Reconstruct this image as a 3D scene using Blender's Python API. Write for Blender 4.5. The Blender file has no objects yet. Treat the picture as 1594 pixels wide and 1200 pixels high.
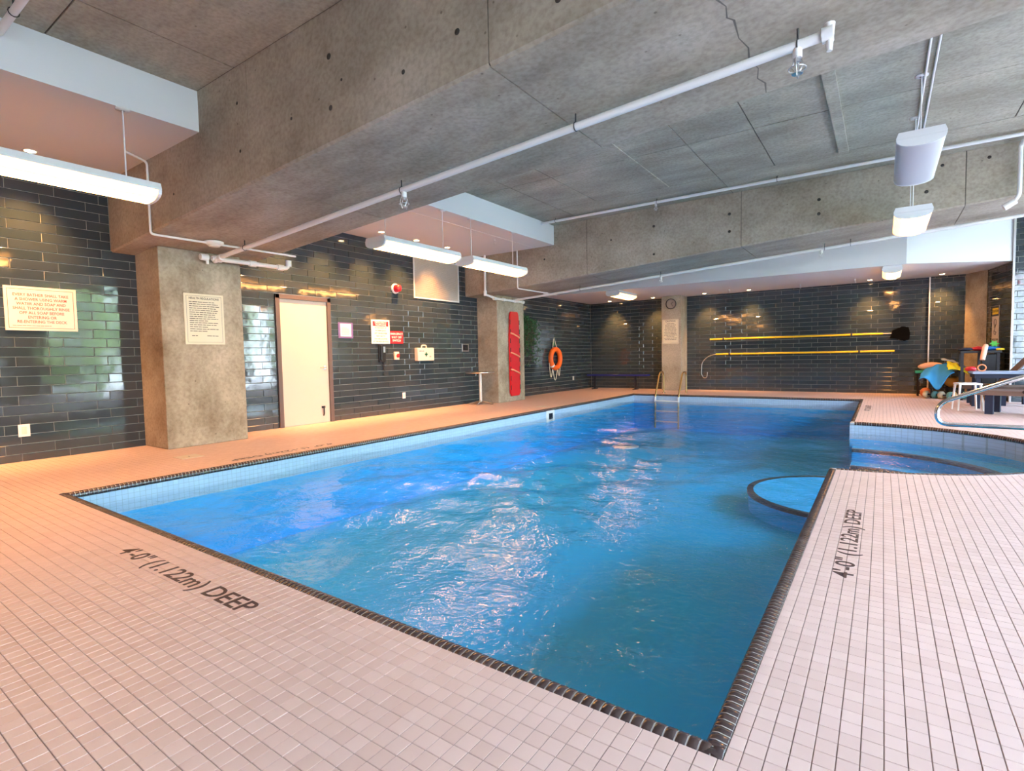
import bpy, bmesh, math, random
import numpy as np
from mathutils import Vector, Matrix
S = bpy.context.scene
COL = S.collection
rnd = random.Random(7)

# ------------------------------------------------------------------ camera, world, sun, exposure
cam_d = bpy.data.cameras.new('camera'); cam_d.sensor_width = 36.0; cam_d.lens = 825.81/1594*36.0
cam_d.clip_start = 0.02
cam = bpy.data.objects.new('camera', cam_d); COL.objects.link(cam)
CR = Matrix(((0.820002, -0.015140, 0.572160), (0.572035, 0.055193, -0.818372), (-0.019190, 0.998361, 0.053920)))
CAM = Vector((0, 0, 1.15))
cam.matrix_world = Matrix.Translation(CAM) @ CR.to_4x4()
S.camera = cam
S.view_settings.view_transform = 'Standard'; S.view_settings.look = 'None'
S.view_settings.gamma = 1.0; S.view_settings.use_curve_mapping = False
S.view_settings.exposure = 1.40
LAMP = 21.0; DAY = 12.5; SPOT = 220.0
w = bpy.data.worlds.new('World'); S.world = w; w.use_nodes = True
nt = w.node_tree; nt.nodes.clear()
bg = nt.nodes.new('ShaderNodeBackground'); wo = nt.nodes.new('ShaderNodeOutputWorld')
tc = nt.nodes.new('ShaderNodeTexCoord'); sx = nt.nodes.new('ShaderNodeSeparateXYZ'); cr = nt.nodes.new('ShaderNodeValToRGB')
cr.color_ramp.elements[0].position = 0.0; cr.color_ramp.elements[0].color = (0.74, 0.85, 1.0, 1)
cr.color_ramp.elements[1].position = 0.8; cr.color_ramp.elements[1].color = (0.42, 0.58, 1.0, 1)
nt.links.new(tc.outputs['Generated'], sx.inputs[0]); nt.links.new(sx.outputs['Z'], cr.inputs[0])
nt.links.new(cr.outputs[0], bg.inputs[0]); bg.inputs[1].default_value = DAY
nt.links.new(bg.outputs[0], wo.inputs[0])
sd = bpy.data.lights.new('sun', 'SUN'); sd.energy = 30.0; sd.angle = math.radians(2); sd.color = (1.0, 0.95, 0.86)
sun = bpy.data.objects.new('sun', sd); COL.objects.link(sun)
sun.rotation_euler = Vector((-0.66, 0.25, 0.85)).to_track_quat('Z', 'Y').to_euler()   # high, from behind the building
S.cycles.max_bounces = 10; S.cycles.diffuse_bounces = 5; S.cycles.glossy_bounces = 4
S.cycles.transparent_max_bounces = 12; S.cycles.transmission_bounces = 6
S.cycles.caustics_reflective = False; S.cycles.caustics_refractive = False
S.cycles.sample_clamp_indirect = 8.0
S.cycles.use_denoising = True

XL = -8.5; YB = 17.1; XR_ = 5.0; ZC = 4.0; YF = -3.0
WIN = [(-2.7, 4.0, 'window_1'), (5.4, 7.7, 'window_2'), (8.2, 10.7, 'window_3_added'), (11.9, 15.3, 'window_4')]  # third window unseen, added for more daylight; fourth lengthened for it too

# ------------------------------------------------------------------ helpers
def setp(o, label=None, cat=None, group=None, kind=None):
    if label: o['label'] = label
    if cat: o['category'] = cat
    if group: o['group'] = group
    if kind: o['kind'] = kind
    return o

def link(name, me, parent=None, loc=None):
    o = bpy.data.objects.new(name, me); COL.objects.link(o)
    if parent: o.parent = parent
    if loc is not None: o.location = loc
    return o

def empty(name, loc=(0, 0, 0), rz=0.0, **kw):
    o = bpy.data.objects.new(name, None); COL.objects.link(o)
    o.location = loc; o.rotation_euler = (0, 0, rz); o.empty_display_size = 0.1
    return setp(o, **kw)

def copy_tree(o, parent=None):
    c = o.copy(); COL.objects.link(c)
    if parent: c.parent = parent
    for ch in list(o.children): copy_tree(ch, c)
    return c

class MB:
    def __init__(s): s.v = []; s.f = []; s.sm = []
    def add(s, vs, fs, sm=False):
        n = len(s.v); s.v += [tuple(p) for p in vs]; s.f += [tuple(i+n for i in f) for f in fs]; s.sm += [sm]*len(fs); return s
    def box(s, x0, x1, y0, y1, z0, z1, b=0.0, M=None):
        if x0 > x1: x0, x1 = x1, x0
        if y0 > y1: y0, y1 = y1, y0
        if z0 > z1: z0, z1 = z1, z0
        if b <= 0:
            vs = [(x, y, z) for z in (z0, z1) for y in (y0, y1) for x in (x0, x1)]
            fs = [(0, 2, 3, 1), (4, 5, 7, 6), (0, 1, 5, 4), (2, 6, 7, 3), (0, 4, 6, 2), (1, 3, 7, 5)]
        else:
            bm = bmesh.new(); bmesh.ops.create_cube(bm, size=1)
            for v in bm.verts: v.co = Vector(((x0+x1)/2+v.co.x*(x1-x0), (y0+y1)/2+v.co.y*(y1-y0), (z0+z1)/2+v.co.z*(z1-z0)))
            bmesh.ops.bevel(bm, geom=bm.edges[:], offset=b, segments=2, profile=0.6, affect='EDGES')
            bm.verts.ensure_lookup_table()
            vs = [v.co.copy() for v in bm.verts]; fs = [[v.index for v in f.verts] for f in bm.faces]; bm.free()
        if M is not None: vs = [M @ Vector(p) for p in vs]
        return s.add(vs, fs)
    def prism(s, pts, z0, z1, M=None):
        n = len(pts); vs = [(p[0], p[1], z0) for p in pts]+[(p[0], p[1], z1) for p in pts]
        a = sum(pts[i][0]*pts[(i+1) % n][1]-pts[(i+1) % n][0]*pts[i][1] for i in range(n))
        fs = [tuple(range(n-1, -1, -1)), tuple(range(n, 2*n))]+[(i, (i+1) % n, n+(i+1) % n, n+i) for i in range(n)]
        if a < 0: fs = [tuple(reversed(f)) for f in fs]
        if M is not None: vs = [M @ Vector(p) for p in vs]
        return s.add(vs, fs)
    def tube(s, pts, r, n=12, cap=True, closed=False):
        pts = [Vector(p) for p in pts]; m = len(pts); rs = r if isinstance(r, (list, tuple)) else [r]*m
        T = []
        for i in range(m):
            if closed: t = pts[(i+1) % m]-pts[i-1]
            else: t = pts[min(i+1, m-1)]-pts[max(i-1, 0)]
            T.append(t.normalized())
        up = Vector((0, 0, 1)) if abs(T[0].z) < 0.9 else Vector((1, 0, 0))
        nrm = (up-T[0]*up.dot(T[0])).normalized(); vs = []
        for i in range(m):
            nrm = (nrm-T[i]*nrm.dot(T[i])).normalized(); b = T[i].cross(nrm)
            for k in range(n):
                a = 2*math.pi*k/n; vs.append(pts[i]+(nrm*math.cos(a)+b*math.sin(a))*rs[i])
        fs = []
        for i in range(m if closed else m-1):
            for k in range(n):
                a = i*n+k; b_ = i*n+(k+1) % n; c = ((i+1) % m)*n+(k+1) % n; d = ((i+1) % m)*n+k
                fs.append((a, b_, c, d))
        s.add(vs, fs, True)
        if cap and not closed:
            s.add(vs[:n], [tuple(range(n-1, -1, -1))]); s.add(vs[-n:], [tuple(range(n))])
        return s
    def cyl(s, p0, p1, r0, r1=None, n=20):
        return s.tube([p0, p1], [r0, r0 if r1 is None else r1], n)
    def lathe(s, prof, n=24, M=None):
        vs = [(r*math.cos(2*math.pi*k/n), r*math.sin(2*math.pi*k/n), z) for r, z in prof for k in range(n)]
        fs = [(i*n+k, i*n+(k+1) % n, (i+1)*n+(k+1) % n, (i+1)*n+k) for i in range(len(prof)-1) for k in range(n)]
        if M is not None: vs = [M @ Vector(p) for p in vs]
        return s.add(vs, fs, True)
    def build(s, name, mat, parent=None, loc=None, **kw):
        me = bpy.data.meshes.new(name); me.from_pydata(s.v, [], s.f)
        me.polygons.foreach_set('use_smooth', s.sm)
        me.materials.append(mat); me.update()
        o = link(name, me, parent, loc)
        return setp(o, **kw)

def fillet(pts, r, n=5):
    pts = [Vector(p) for p in pts]; out = [pts[0]]
    for i in range(1, len(pts)-1):
        a, b, c = pts[i-1], pts[i], pts[i+1]
        d1 = (a-b); d2 = (c-b); q = min(r, d1.length*0.49, d2.length*0.49)
        p1 = b+d1.normalized()*q; p2 = b+d2.normalized()*q
        for k in range(n+1):
            t = k/n; out.append(p1*(1-t)**2+b*2*t*(1-t)+p2*t**2)
    out.append(pts[-1]); return out

# ------------------------------------------------------------------ materials
def mat(name, col, rough=0.5, metal=0.0, spec=0.5, coat=0.0, emit=None, es=0.0):
    m = bpy.data.materials.new(name); m.use_nodes = True; b = m.node_tree.nodes['Principled BSDF']
    b.inputs['Base Color'].default_value = (*col, 1); b.inputs['Roughness'].default_value = rough
    b.inputs['Metallic'].default_value = metal; b.inputs['Specular IOR Level'].default_value = spec
    b.inputs['Coat Weight'].default_value = coat
    if emit: b.inputs['Emission Color'].default_value = (*emit, 1); b.inputs['Emission Strength'].default_value = es
    return m

def N(m, t, **kw):
    n = m.node_tree.nodes.new(t)
    for k, v in kw.items(): setattr(n, k, v)
    return n
def L(m, a, b): m.node_tree.links.new(a, b)
def pos(m): return N(m, 'ShaderNodeNewGeometry').outputs['Position']

def add_noise_bump(m, scale=8.0, strength=0.2, dist=0.01, detail=4.0, stretch=None):
    b = m.node_tree.nodes['Principled BSDF']; n = N(m, 'ShaderNodeTexNoise'); n.inputs['Scale'].default_value = scale; n.inputs['Detail'].default_value = detail
    p = pos(m)
    if stretch:
        mp = N(m, 'ShaderNodeMapping'); mp.inputs['Scale'].default_value = stretch; L(m, p, mp.inputs[0]); p = mp.outputs[0]
    L(m, p, n.inputs['Vector'])
    bp = N(m, 'ShaderNodeBump'); bp.inputs['Strength'].default_value = strength; bp.inputs['Distance'].default_value = dist
    L(m, n.outputs['Fac'], bp.inputs['Height']); L(m, bp.outputs[0], b.inputs['Normal'])
    return m

def concrete(name, c1, c2, c3, stain=1.0):
    m = mat(name, c1, 0.78, spec=0.3); b = m.node_tree.nodes['Principled BSDF']; p = pos(m)
    n1 = N(m, 'ShaderNodeTexNoise'); n1.inputs['Scale'].default_value = 1.1; n1.inputs['Detail'].default_value = 9; n1.inputs['Roughness'].default_value = 0.62
    mp = N(m, 'ShaderNodeMapping'); mp.inputs['Scale'].default_value = (0.8, 1.7, 1.2); L(m, p, mp.inputs[0]); L(m, mp.outputs[0], n1.inputs['Vector'])
    r1 = N(m, 'ShaderNodeValToRGB'); e = r1.color_ramp.elements
    e[0].position = 0.30; e[0].color = (*c2, 1); e[1].position = 0.68; e[1].color = (*c3, 1)
    em = r1.color_ramp.elements.new(0.5); em.color = (*c1, 1)
    L(m, n1.outputs['Fac'], r1.inputs[0])
    n2 = N(m, 'ShaderNodeTexNoise'); n2.inputs['Scale'].default_value = 26; n2.inputs['Detail'].default_value = 6; L(m, p, n2.inputs['Vector'])
    r2 = N(m, 'ShaderNodeValToRGB'); r2.color_ramp.elements[0].position = 0.28; r2.color_ramp.elements[0].color = (0.72, 0.70, 0.68, 1); r2.color_ramp.elements[1].position = 0.6; r2.color_ramp.elements[1].color = (1, 1, 1, 1)
    L(m, n2.outputs['Fac'], r2.inputs[0])
    mx = N(m, 'ShaderNodeMix', data_type='RGBA', blend_type='MULTIPLY'); mx.inputs[0].default_value = 0.85*stain
    L(m, r1.outputs[0], mx.inputs[6]); L(m, r2.outputs[0], mx.inputs[7])
    v = N(m, 'ShaderNodeTexVoronoi'); v.inputs['Scale'].default_value = 5.5; v.inputs['Randomness'].default_value = 1.0; L(m, p, v.inputs['Vector'])
    r3 = N(m, 'ShaderNodeValToRGB'); r3.color_ramp.elements[0].position = 0.035; r3.color_ramp.elements[0].color = (0.35, 0.33, 0.30, 1); r3.color_ramp.elements[1].position = 0.07; r3.color_ramp.elements[1].color = (1, 1, 1, 1)
    L(m, v.outputs['Distance'], r3.inputs[0])
    m2 = N(m, 'ShaderNodeMix', data_type='RGBA', blend_type='MULTIPLY'); m2.inputs[0].default_value = 0.75*stain
    L(m, mx.outputs[2], m2.inputs[6]); L(m, r3.outputs[0], m2.inputs[7]); L(m, m2.outputs[2], b.inputs['Base Color'])
    bp = N(m, 'ShaderNodeBump'); bp.inputs['Strength'].default_value = 0.35; bp.inputs['Distance'].default_value = 0.012
    L(m, n2.outputs['Fac'], bp.inputs['Height']); L(m, bp.outputs[0], b.inputs['Normal'])
    return m

M = {}
M['beam'] = concrete('concrete_beam', (0.40, 0.35, 0.275), (0.27, 0.235, 0.185), (0.50, 0.45, 0.37))
M['slab'] = concrete('concrete_slab', (0.385, 0.36, 0.285), (0.28, 0.255, 0.195), (0.50, 0.47, 0.375))
M['column'] = concrete('concrete_column', (0.42, 0.37, 0.28), (0.22, 0.17, 0.11), (0.56, 0.50, 0.39))
M['dark_hole'] = mat('dark_hole', (0.05, 0.045, 0.04), 0.9)
M['groove'] = mat('groove', (0.09, 0.08, 0.07), 0.9)
M['white_paint'] = mat('white_paint', (0.73, 0.73, 0.72), 0.6, spec=0.2)
M['pipe'] = mat('painted_pipe', (0.80, 0.79, 0.77), 0.35)
M['grout'] = mat('grout', (0.52, 0.50, 0.45), 0.85)
M['floor_grout'] = mat('floor_grout', (0.36, 0.275, 0.245), 0.9)
M['white_plastic'] = mat('white_plastic', (0.82, 0.80, 0.76), 0.4)
M['cream'] = mat('cream_sign', (0.78, 0.72, 0.54), 0.45)
M['pale_sign'] = mat('pale_sign', (0.72, 0.64, 0.54), 0.4)
M['red'] = mat('red_enamel', (0.70, 0.02, 0.03), 0.35)
M['red_ink'] = mat('red_ink', (0.62, 0.10, 0.05), 0.6)
M['ink'] = mat('dark_ink', (0.08, 0.07, 0.06), 0.7)
M['depth_ink'] = mat('depth_ink', (0.06, 0.035, 0.035), 0.5)
M['white_ink'] = mat('white_ink', (0.9, 0.88, 0.85), 0.6)
M['black'] = mat('black_plastic', (0.012, 0.012, 0.014), 0.35)
M['black_metal'] = mat('black_metal', (0.02, 0.02, 0.024), 0.45)
M['chrome'] = mat('chrome', (0.82, 0.82, 0.84), 0.14, 1.0)
M['steel'] = mat('brushed_steel', (0.62, 0.62, 0.63), 0.3, 1.0)
M['warm_lit_steel'] = mat('warm_lit_steel', (0.55, 0.40, 0.18), 0.35, 1.0)  # steel of the ladder rails; warm lamp glow put into the colour
M['yellow'] = mat('yellow_pole', (0.92, 0.60, 0.02), 0.4)
M['orange'] = mat('orange_ring', (0.93, 0.16, 0.02), 0.45)
M['rope'] = mat('rope', (0.78, 0.74, 0.62), 0.8)
M['door'] = add_noise_bump(mat('door_paint', (0.56, 0.51, 0.45), 0.45), 30, 0.03)
M['frame'] = mat('door_frame', (0.11, 0.08, 0.075), 0.4)
M['blue_bench'] = mat('blue_bench', (0.02, 0.03, 0.22), 0.35)
M['purple'] = mat('purple_frame', (0.16, 0.10, 0.30), 0.5)
M['amber'] = mat('caution_yellow', (0.92, 0.68, 0.03), 0.45)
M['teal_foam'] = mat('teal_foam', (0.15, 0.42, 0.45), 0.8)
M['green_foam'] = mat('green_foam', (0.05, 0.55, 0.38), 0.7)
M['cream_foam'] = mat('cream_foam', (0.85, 0.78, 0.55), 0.8)
M['coral'] = mat('coral_foam', (0.90, 0.30, 0.12), 0.7)
M['peach'] = mat('peach_foam', (0.90, 0.52, 0.36), 0.8)
M['toy_blue'] = mat('toy_blue', (0.03, 0.25, 0.80), 0.4)
M['toy_green'] = mat('toy_green', (0.15, 0.80, 0.15), 0.4)
M['navy'] = mat('navy_fabric', (0.012, 0.018, 0.045), 0.6)
M['deep_orange'] = mat('deep_orange', (0.85, 0.33, 0.04), 0.7)
M['grey_net'] = mat('black_net', (0.004, 0.004, 0.004), 0.95, spec=0.05)
M['leaf'] = mat('leaf', (0.035, 0.14, 0.045), 0.45)
M['leaf2'] = mat('tree_leaf', (0.26, 0.40, 0.15), 0.6)
M['bark'] = mat('bark', (0.12, 0.085, 0.06), 0.9)
M['grass'] = mat('lawn', (0.30, 0.30, 0.26), 0.9)
M['paving'] = mat('paving', (0.62, 0.60, 0.64), 0.8)
M['lens'] = mat('lamp_lens', (0.9, 0.85, 0.75), 0.4, emit=(1.0, 0.43, 0.115), es=LAMP)
M['lens_edge'] = mat('lamp_lens_edge', (0.9, 0.8, 0.6), 0.4, emit=(1.0, 0.40, 0.08), es=LAMP*0.14)
M['lens_off'] = mat('lamp_lens_unlit', (0.62, 0.60, 0.62), 0.4)
M['bulb'] = mat('downlight_bulb', (1, 0.9, 0.7), 0.4, emit=(1.0, 0.62, 0.28), es=25.0)
M['louvre'] = mat('louvre_grille', (0.70, 0.62, 0.52), 0.45)
M['white_trim'] = mat('tile_trim', (0.75, 0.73, 0.70), 0.3, 0.3)

# glossy dark wall tile: hue differs a little from piece to piece, surface slightly wavy
def tile_mat(name, c1, c2, rough, wav, wscale):
    m = mat(name, c1, rough, spec=0.8); b = m.node_tree.nodes['Principled BSDF']; p = pos(m)
    g = N(m, 'ShaderNodeNewGeometry'); oi = N(m, 'ShaderNodeObjectInfo')
    ad = N(m, 'ShaderNodeMath', operation='ADD'); L(m, g.outputs['Random Per Island'], ad.inputs[0]); L(m, oi.outputs['Random'], ad.inputs[1])
    fr = N(m, 'ShaderNodeMath', operation='FRACT'); L(m, ad.outputs[0], fr.inputs[0])
    mx = N(m, 'ShaderNodeMix', data_type='RGBA'); L(m, fr.outputs[0], mx.inputs[0])
    mx.inputs[6].default_value = (*c1, 1); mx.inputs[7].default_value = (*c2, 1); L(m, mx.outputs[2], b.inputs['Base Color'])
    n = N(m, 'ShaderNodeTexNoise'); n.inputs['Scale'].default_value = wscale; n.inputs['Detail'].default_value = 1.5; L(m, p, n.inputs['Vector'])
    bp = N(m, 'ShaderNodeBump'); bp.inputs['Strength'].default_value = wav; bp.inputs['Distance'].default_value = 0.02
    L(m, n.outputs['Fac'], bp.inputs['Height']); L(m, bp.outputs[0], b.inputs['Normal'])
    return m
M['tile'] = tile_mat('glazed_wall_tile', (0.027, 0.042, 0.052), (0.042, 0.056, 0.066), 0.07, 0.10, 5.0)
M['ftile'] = tile_mat('deck_tile', (0.70, 0.50, 0.43), (0.76, 0.56, 0.49), 0.5, 0.02, 60)
M['coping'] = tile_mat('coping_tile', (0.050, 0.032, 0.030), (0.085, 0.055, 0.050), 0.16, 0.05, 60)
M['nosing'] = mat('step_nosing', (0.03, 0.04, 0.045), 0.3)

def pool_mat():
    m = mat('pool_tile', (0.80, 0.86, 0.90), 0.25); b = m.node_tree.nodes['Principled BSDF']
    br = N(m, 'ShaderNodeTexBrick'); br.offset = 0.0; br.inputs['Scale'].default_value = 1.0
    br.inputs['Mortar Size'].default_value = 0.002; br.inputs['Brick Width'].default_value = 0.05; br.inputs['Row Height'].default_value = 0.05
    br.inputs['Color1'].default_value = (0.46, 0.60, 0.76, 1); br.inputs['Color2'].default_value = (0.50, 0.65, 0.80, 1); br.inputs['Mortar'].default_value = (0.36, 0.46, 0.56, 1)
    g = N(m, 'ShaderNodeNewGeometry'); s = N(m, 'ShaderNodeSeparateXYZ'); L(m, g.outputs['Position'], s.inputs[0])
    a = N(m, 'ShaderNodeMath', operation='ADD'); L(m, s.outputs['X'], a.inputs[0]); L(m, s.outputs['Y'], a.inputs[1])
    c = N(m, 'ShaderNodeCombineXYZ'); L(m, a.outputs[0], c.inputs[0]); L(m, s.outputs['Z'], c.inputs[1]); L(m, c.outputs[0], br.inputs['Vector'])
    L(m, br.outputs['Color'], b.inputs['Base Color'])
    return m
M['pool_wall'] = pool_mat()
M['plaster'] = add_noise_bump(mat('pool_plaster', (0.01, 0.50, 0.96), 0.6), 3, 0.1)

def water_mat():
    m = bpy.data.materials.new('pool_water'); m.use_nodes = True; t = m.node_tree; t.nodes.clear()
    out = N(m, 'ShaderNodeOutputMaterial'); mix = N(m, 'ShaderNodeMixShader'); tr = N(m, 'ShaderNodeBsdfTransparent'); gl = N(m, 'ShaderNodeBsdfGlossy')
    tr.inputs[0].default_value = (1.0, 1.0, 1.0, 1); gl.inputs['Roughness'].default_value = 0.0
    fr = N(m, 'ShaderNodeFresnel'); ge = N(m, 'ShaderNodeNewGeometry'); mr = N(m, 'ShaderNodeMapRange')
    mr.inputs['To Min'].default_value = 1.33; mr.inputs['To Max'].default_value = 1/1.33; L(m, ge.outputs['Backfacing'], mr.inputs['Value']); L(m, mr.outputs[0], fr.inputs['IOR'])
    p = pos(m); n = N(m, 'ShaderNodeTexNoise'); n.inputs['Scale'].default_value = 8.0; n.inputs['Detail'].default_value = 3.0; n.inputs['Distortion'].default_value = 1.5; L(m, p, n.inputs['Vector'])
    bp = N(m, 'ShaderNodeBump'); bp.inputs['Strength'].default_value = 0.5; bp.inputs['Distance'].default_value = 0.018
    L(m, n.outputs['Fac'], bp.inputs['Height'])
    n3 = N(m, 'ShaderNodeTexNoise'); n3.inputs['Scale'].default_value = 24.0; n3.inputs['Detail'].default_value = 1.5; n3.inputs['Distortion'].default_value = 0.8; L(m, p, n3.inputs['Vector'])
    b3 = N(m, 'ShaderNodeBump'); b3.inputs['Strength'].default_value = 0.7; b3.inputs['Distance'].default_value = 0.005
    L(m, n3.outputs['Fac'], b3.inputs['Height']); L(m, bp.outputs[0], b3.inputs['Normal']); bp = b3
    for q in (gl, fr): L(m, bp.outputs[0], q.inputs['Normal'])
    L(m, fr.outputs[0], mix.inputs[0]); L(m, tr.outputs[0], mix.inputs[1]); L(m, gl.outputs[0], mix.inputs[2]); L(m, mix.outputs[0], out.inputs['Surface'])
    va = N(m, 'ShaderNodeVolumeAbsorption'); va.inputs['Color'].default_value = (0.05, 0.66, 0.95, 1); va.inputs['Density'].default_value = 0.10
    L(m, va.outputs[0], out.inputs['Volume'])
    return m
M['water'] = water_mat()

def glass_mat():
    m = bpy.data.materials.new('window_glass'); m.use_nodes = True; t = m.node_tree; t.nodes.clear()
    out = N(m, 'ShaderNodeOutputMaterial'); mix = N(m, 'ShaderNodeMixShader'); tr = N(m, 'ShaderNodeBsdfTransparent'); gl = N(m, 'ShaderNodeBsdfGlossy'); gl.inputs['Roughness'].default_value = 0.0
    tr.inputs[0].default_value = (0.95, 0.98, 0.97, 1); fr = N(m, 'ShaderNodeFresnel'); ge = N(m, 'ShaderNodeNewGeometry'); mr = N(m, 'ShaderNodeMapRange')
    mr.inputs['To Min'].default_value = 1.45; mr.inputs['To Max'].default_value = 1/1.45; L(m, ge.outputs['Backfacing'], mr.inputs['Value']); L(m, mr.outputs[0], fr.inputs['IOR'])
    L(m, fr.outputs[0], mix.inputs[0]); L(m, tr.outputs[0], mix.inputs[1]); L(m, gl.outputs[0], mix.inputs[2]); L(m, mix.outputs[0], out.inputs['Surface'])
    return m
M['glass'] = glass_mat()

def towel_mat():
    m = mat('striped_towel', (0.05, 0.35, 0.75), 0.9)
    return m
M['towel'] = towel_mat()
def slat_wood():
    m = mat('brown_slat', (0.16, 0.10, 0.075), 0.5); add_noise_bump(m, 20, 0.1, stretch=(1, 8, 8)); return m
M['slat'] = slat_wood()

# ------------------------------------------------------------------ view test used only to rank and trim small pieces
RT = CR.transposed()
def pix(p):
    q = RT @ (Vector(p)-CAM)
    if q.z > -0.05: return None
    return 797-825.8*q.x/q.z, 600+825.8*q.y/q.z, -q.z
def in_view(p, m=60):
    r = pix(p)
    return bool(r) and -m < r[0] < 1594+m and -m < r[1] < 1200+m

# ------------------------------------------------------------------ tiled walls
def tile_mesh(w_, h_, t, b=0.004):
    z0, z1 = -h_/2, h_/2; x0, x1 = -w_/2, w_/2
    vs = [(x0, 0, z0), (x1, 0, z0), (x1, 0, z1), (x0, 0, z1), (x0, t-b*0.5, z0), (x1, t-b*0.5, z0), (x1, t-b*0.5, z1), (x0, t-b*0.5, z1),
          (x0+b, t, z0+b), (x1-b, t, z0+b), (x1-b, t, z1-b), (x0+b, t, z1-b)]
    fs = [(0, 4, 5, 1), (1, 5, 6, 2), (2, 6, 7, 3), (3, 7, 4, 0), (4, 8, 9, 5), (5, 9, 10, 6), (6, 10, 11, 7), (7, 11, 8, 4), (8, 11, 10, 9)]
    return vs, fs

def tiled(wall, o, du, z0, z1, length, first=0.0, holes=(), pu=0.46, pz=0.117, zoff=-0.024, gap=0.006, t=0.012, shift=0.315, tl=None):
    """rows of glazed tiles on a wall: o = start of the run, du = direction, face towards du x z"""
    du = Vector(du).normalized(); up = Vector((0, 0, 1)); dn = up.cross(du)       # local y points along dn
    o = Vector(o); dn = -dn
    R = Matrix((( -du.x, dn.x, 0), (-du.y, dn.y, 0), (0, 0, 1))).to_4x4()
    rects = []; k = 0; z = zoff
    while z < z1:
        a = max(z, z0); b = min(z+pz, z1)
        if b-a > 0.02:
            u = first+(shift if k % 2 else 0.0); u -= math.ceil(u/pu)*pu
            while u < length:
                ua = max(u, 0); ub = min(u+pu, length)
                parts = [(ua, ub, a, b)]
                for (h0, h1, g0, g1) in holes:
                    nx = []
                    for (p0, p1, q0, q1) in parts:
                        if p1 <= h0 or p0 >= h1 or q1 <= g0+0.01 or q0 >= g1-0.01: nx.append((p0, p1, q0, q1)); continue
                        if p0 < h0: nx.append((p0, h0, q0, q1))
                        if p1 > h1: nx.append((h1, p1, q0, q1))
                        if q0 < g0 and g0-q0 > 0.02: nx.append((max(p0, h0), min(p1, h1), q0, g0))
                        if q1 > g1 and q1-g1 > 0.02: nx.append((max(p0, h0), min(p1, h1), g1, q1))
                    parts = nx
                rects += [r for r in parts if r[1]-r[0] > 0.02 and r[3]-r[2] > 0.02]
                u += pu
        k += 1; z += pz
    sc = []
    for r in rects:
        c = o+du*((r[0]+r[1])/2)+up*((r[2]+r[3])/2); v = CAM-c; d = v.length
        s = (r[1]-r[0])*(r[3]-r[2])*abs(v.dot(dn))/d**3
        if not in_view(c, 20): s *= 0.001
        sc.append((s, c, r))
    sc.sort(key=lambda q: -q[0])
    cache = {}; big = MB()
    for i, (s, c, r) in enumerate(sc):
        w_ = round(r[1]-r[0]-gap, 3); h_ = round(r[3]-r[2]-gap, 3)
        rot = Matrix.Rotation(rnd.gauss(0, 0.0035), 4, 'Z') @ Matrix.Rotation(rnd.gauss(0, 0.003), 4, 'X')
        MX = Matrix.Translation(c) @ R @ rot
        if i < 300:
            if (w_, h_) not in cache:
                vs, fs = tile_mesh(w_, h_, t); me = bpy.data.meshes.new('tile'); me.from_pydata(vs, [], fs); me.materials.append(M['tile']); cache[(w_, h_)] = me
            ob = link('tile', cache[(w_, h_)], wall); ob.matrix_world = MX; ob.parent = wall
        else:
            vs, fs = tile_mesh(w_, h_, t); big.add([MX @ Vector(p) for p in vs], fs)
    if big.v: big.build('tile_field', M['tile'], wall, kind='stuff')

# ------------------------------------------------------------------ structure
# left wall
LW = MB().box(XL-0.25, XL-0.012, YF, YB+0.3, -1.4, 4.1).build('wall_left', M['grout'], kind='structure', label='dark glazed tile wall on the left with a door')
DY0, DY1, DZ = 5.15, 6.25, 2.30
tiled(LW, (XL-0.012, YF, 0), (0, 1, 0), 0.0, 3.6, YB-YF, first=(1.815-YF) % 0.46, holes=[(DY0-YF, DY1-YF, 0.0, DZ), (2.84-YF, 4.54-YF, 2.68, 4.0), (10.22-YF, 11.93-YF, 2.68, 4.0), (13.9-YF, 17.2-YF, 2.95, 4.0)])
# back wall (main run and the short lit run beside the pillar)
BW = MB().box(XL-0.2, 1.7, YB+0.012, YB+0.3, -0.1, 4.1).build('wall_back', M['grout'], kind='structure', label='dark glazed tile wall behind the far end of the pool')
tiled(BW, (XL, YB+0.012, 0), (1, 0, 0), 0.0, 2.95, 0.93-XL, first=0.1, holes=[(-5.74-XL, -5.12-XL, 0, 2.95)])
BW2 = MB().box(0.96, 1.66, 17.04, 17.1, 0.0, 2.95).build('wall_back_nib', M['grout'], kind='structure', label='short brightly lit tile strip right of the long back wall')
tiled(BW2, (0.96, 17.04, 0), (1, 0, 0), 0.0, 2.95, 0.70, first=0.2, pu=0.23, shift=0.115)
MB().box(0.93, 0.955, 16.995, 17.08, 0, 2.95).build('trim_1', M['white_trim'], kind='structure', label='bright vertical tile edge trim at the end of the back wall')
# wall with the caution sign, running towards the camera, and the daylit wall beside it
def oblique(name, a, b, z1, th, label, fi, **kw):
    a = Vector((*a, 0)); b = Vector((*b, 0)); d = (b-a).normalized(); n = Vector((-d.y, d.x, 0))
    p = [a+n*0.012, b+n*0.012, b+n*th, a+n*th]
    wl = MB().prism([(q.x, q.y) for q in p], 0, z1).build(name, M['grout'], kind='structure', label=label)
    tiled(wl, a+n*0.012, d, 0, z1, (b-a).length, first=fi, **kw)
    return wl
W3 = oblique('wall_right_return', (1.97, 16.5), (2.2, 15.17), 2.95, 0.2, 'short dark tile wall bearing the yellow caution sign', 0.1)
W4 = oblique('wall_right_far', (2.22, 15.13), (5.0, 15.35), 4.0, 0.15, 'daylit tile wall at the right edge of the view', 0.2)
MB().box(2.19, 2.225, 15.10, 15.16, 0, 4.0).build('trim_2', M['white_trim'], kind='structure', label='pale corner trim of the daylit tile wall')
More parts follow.
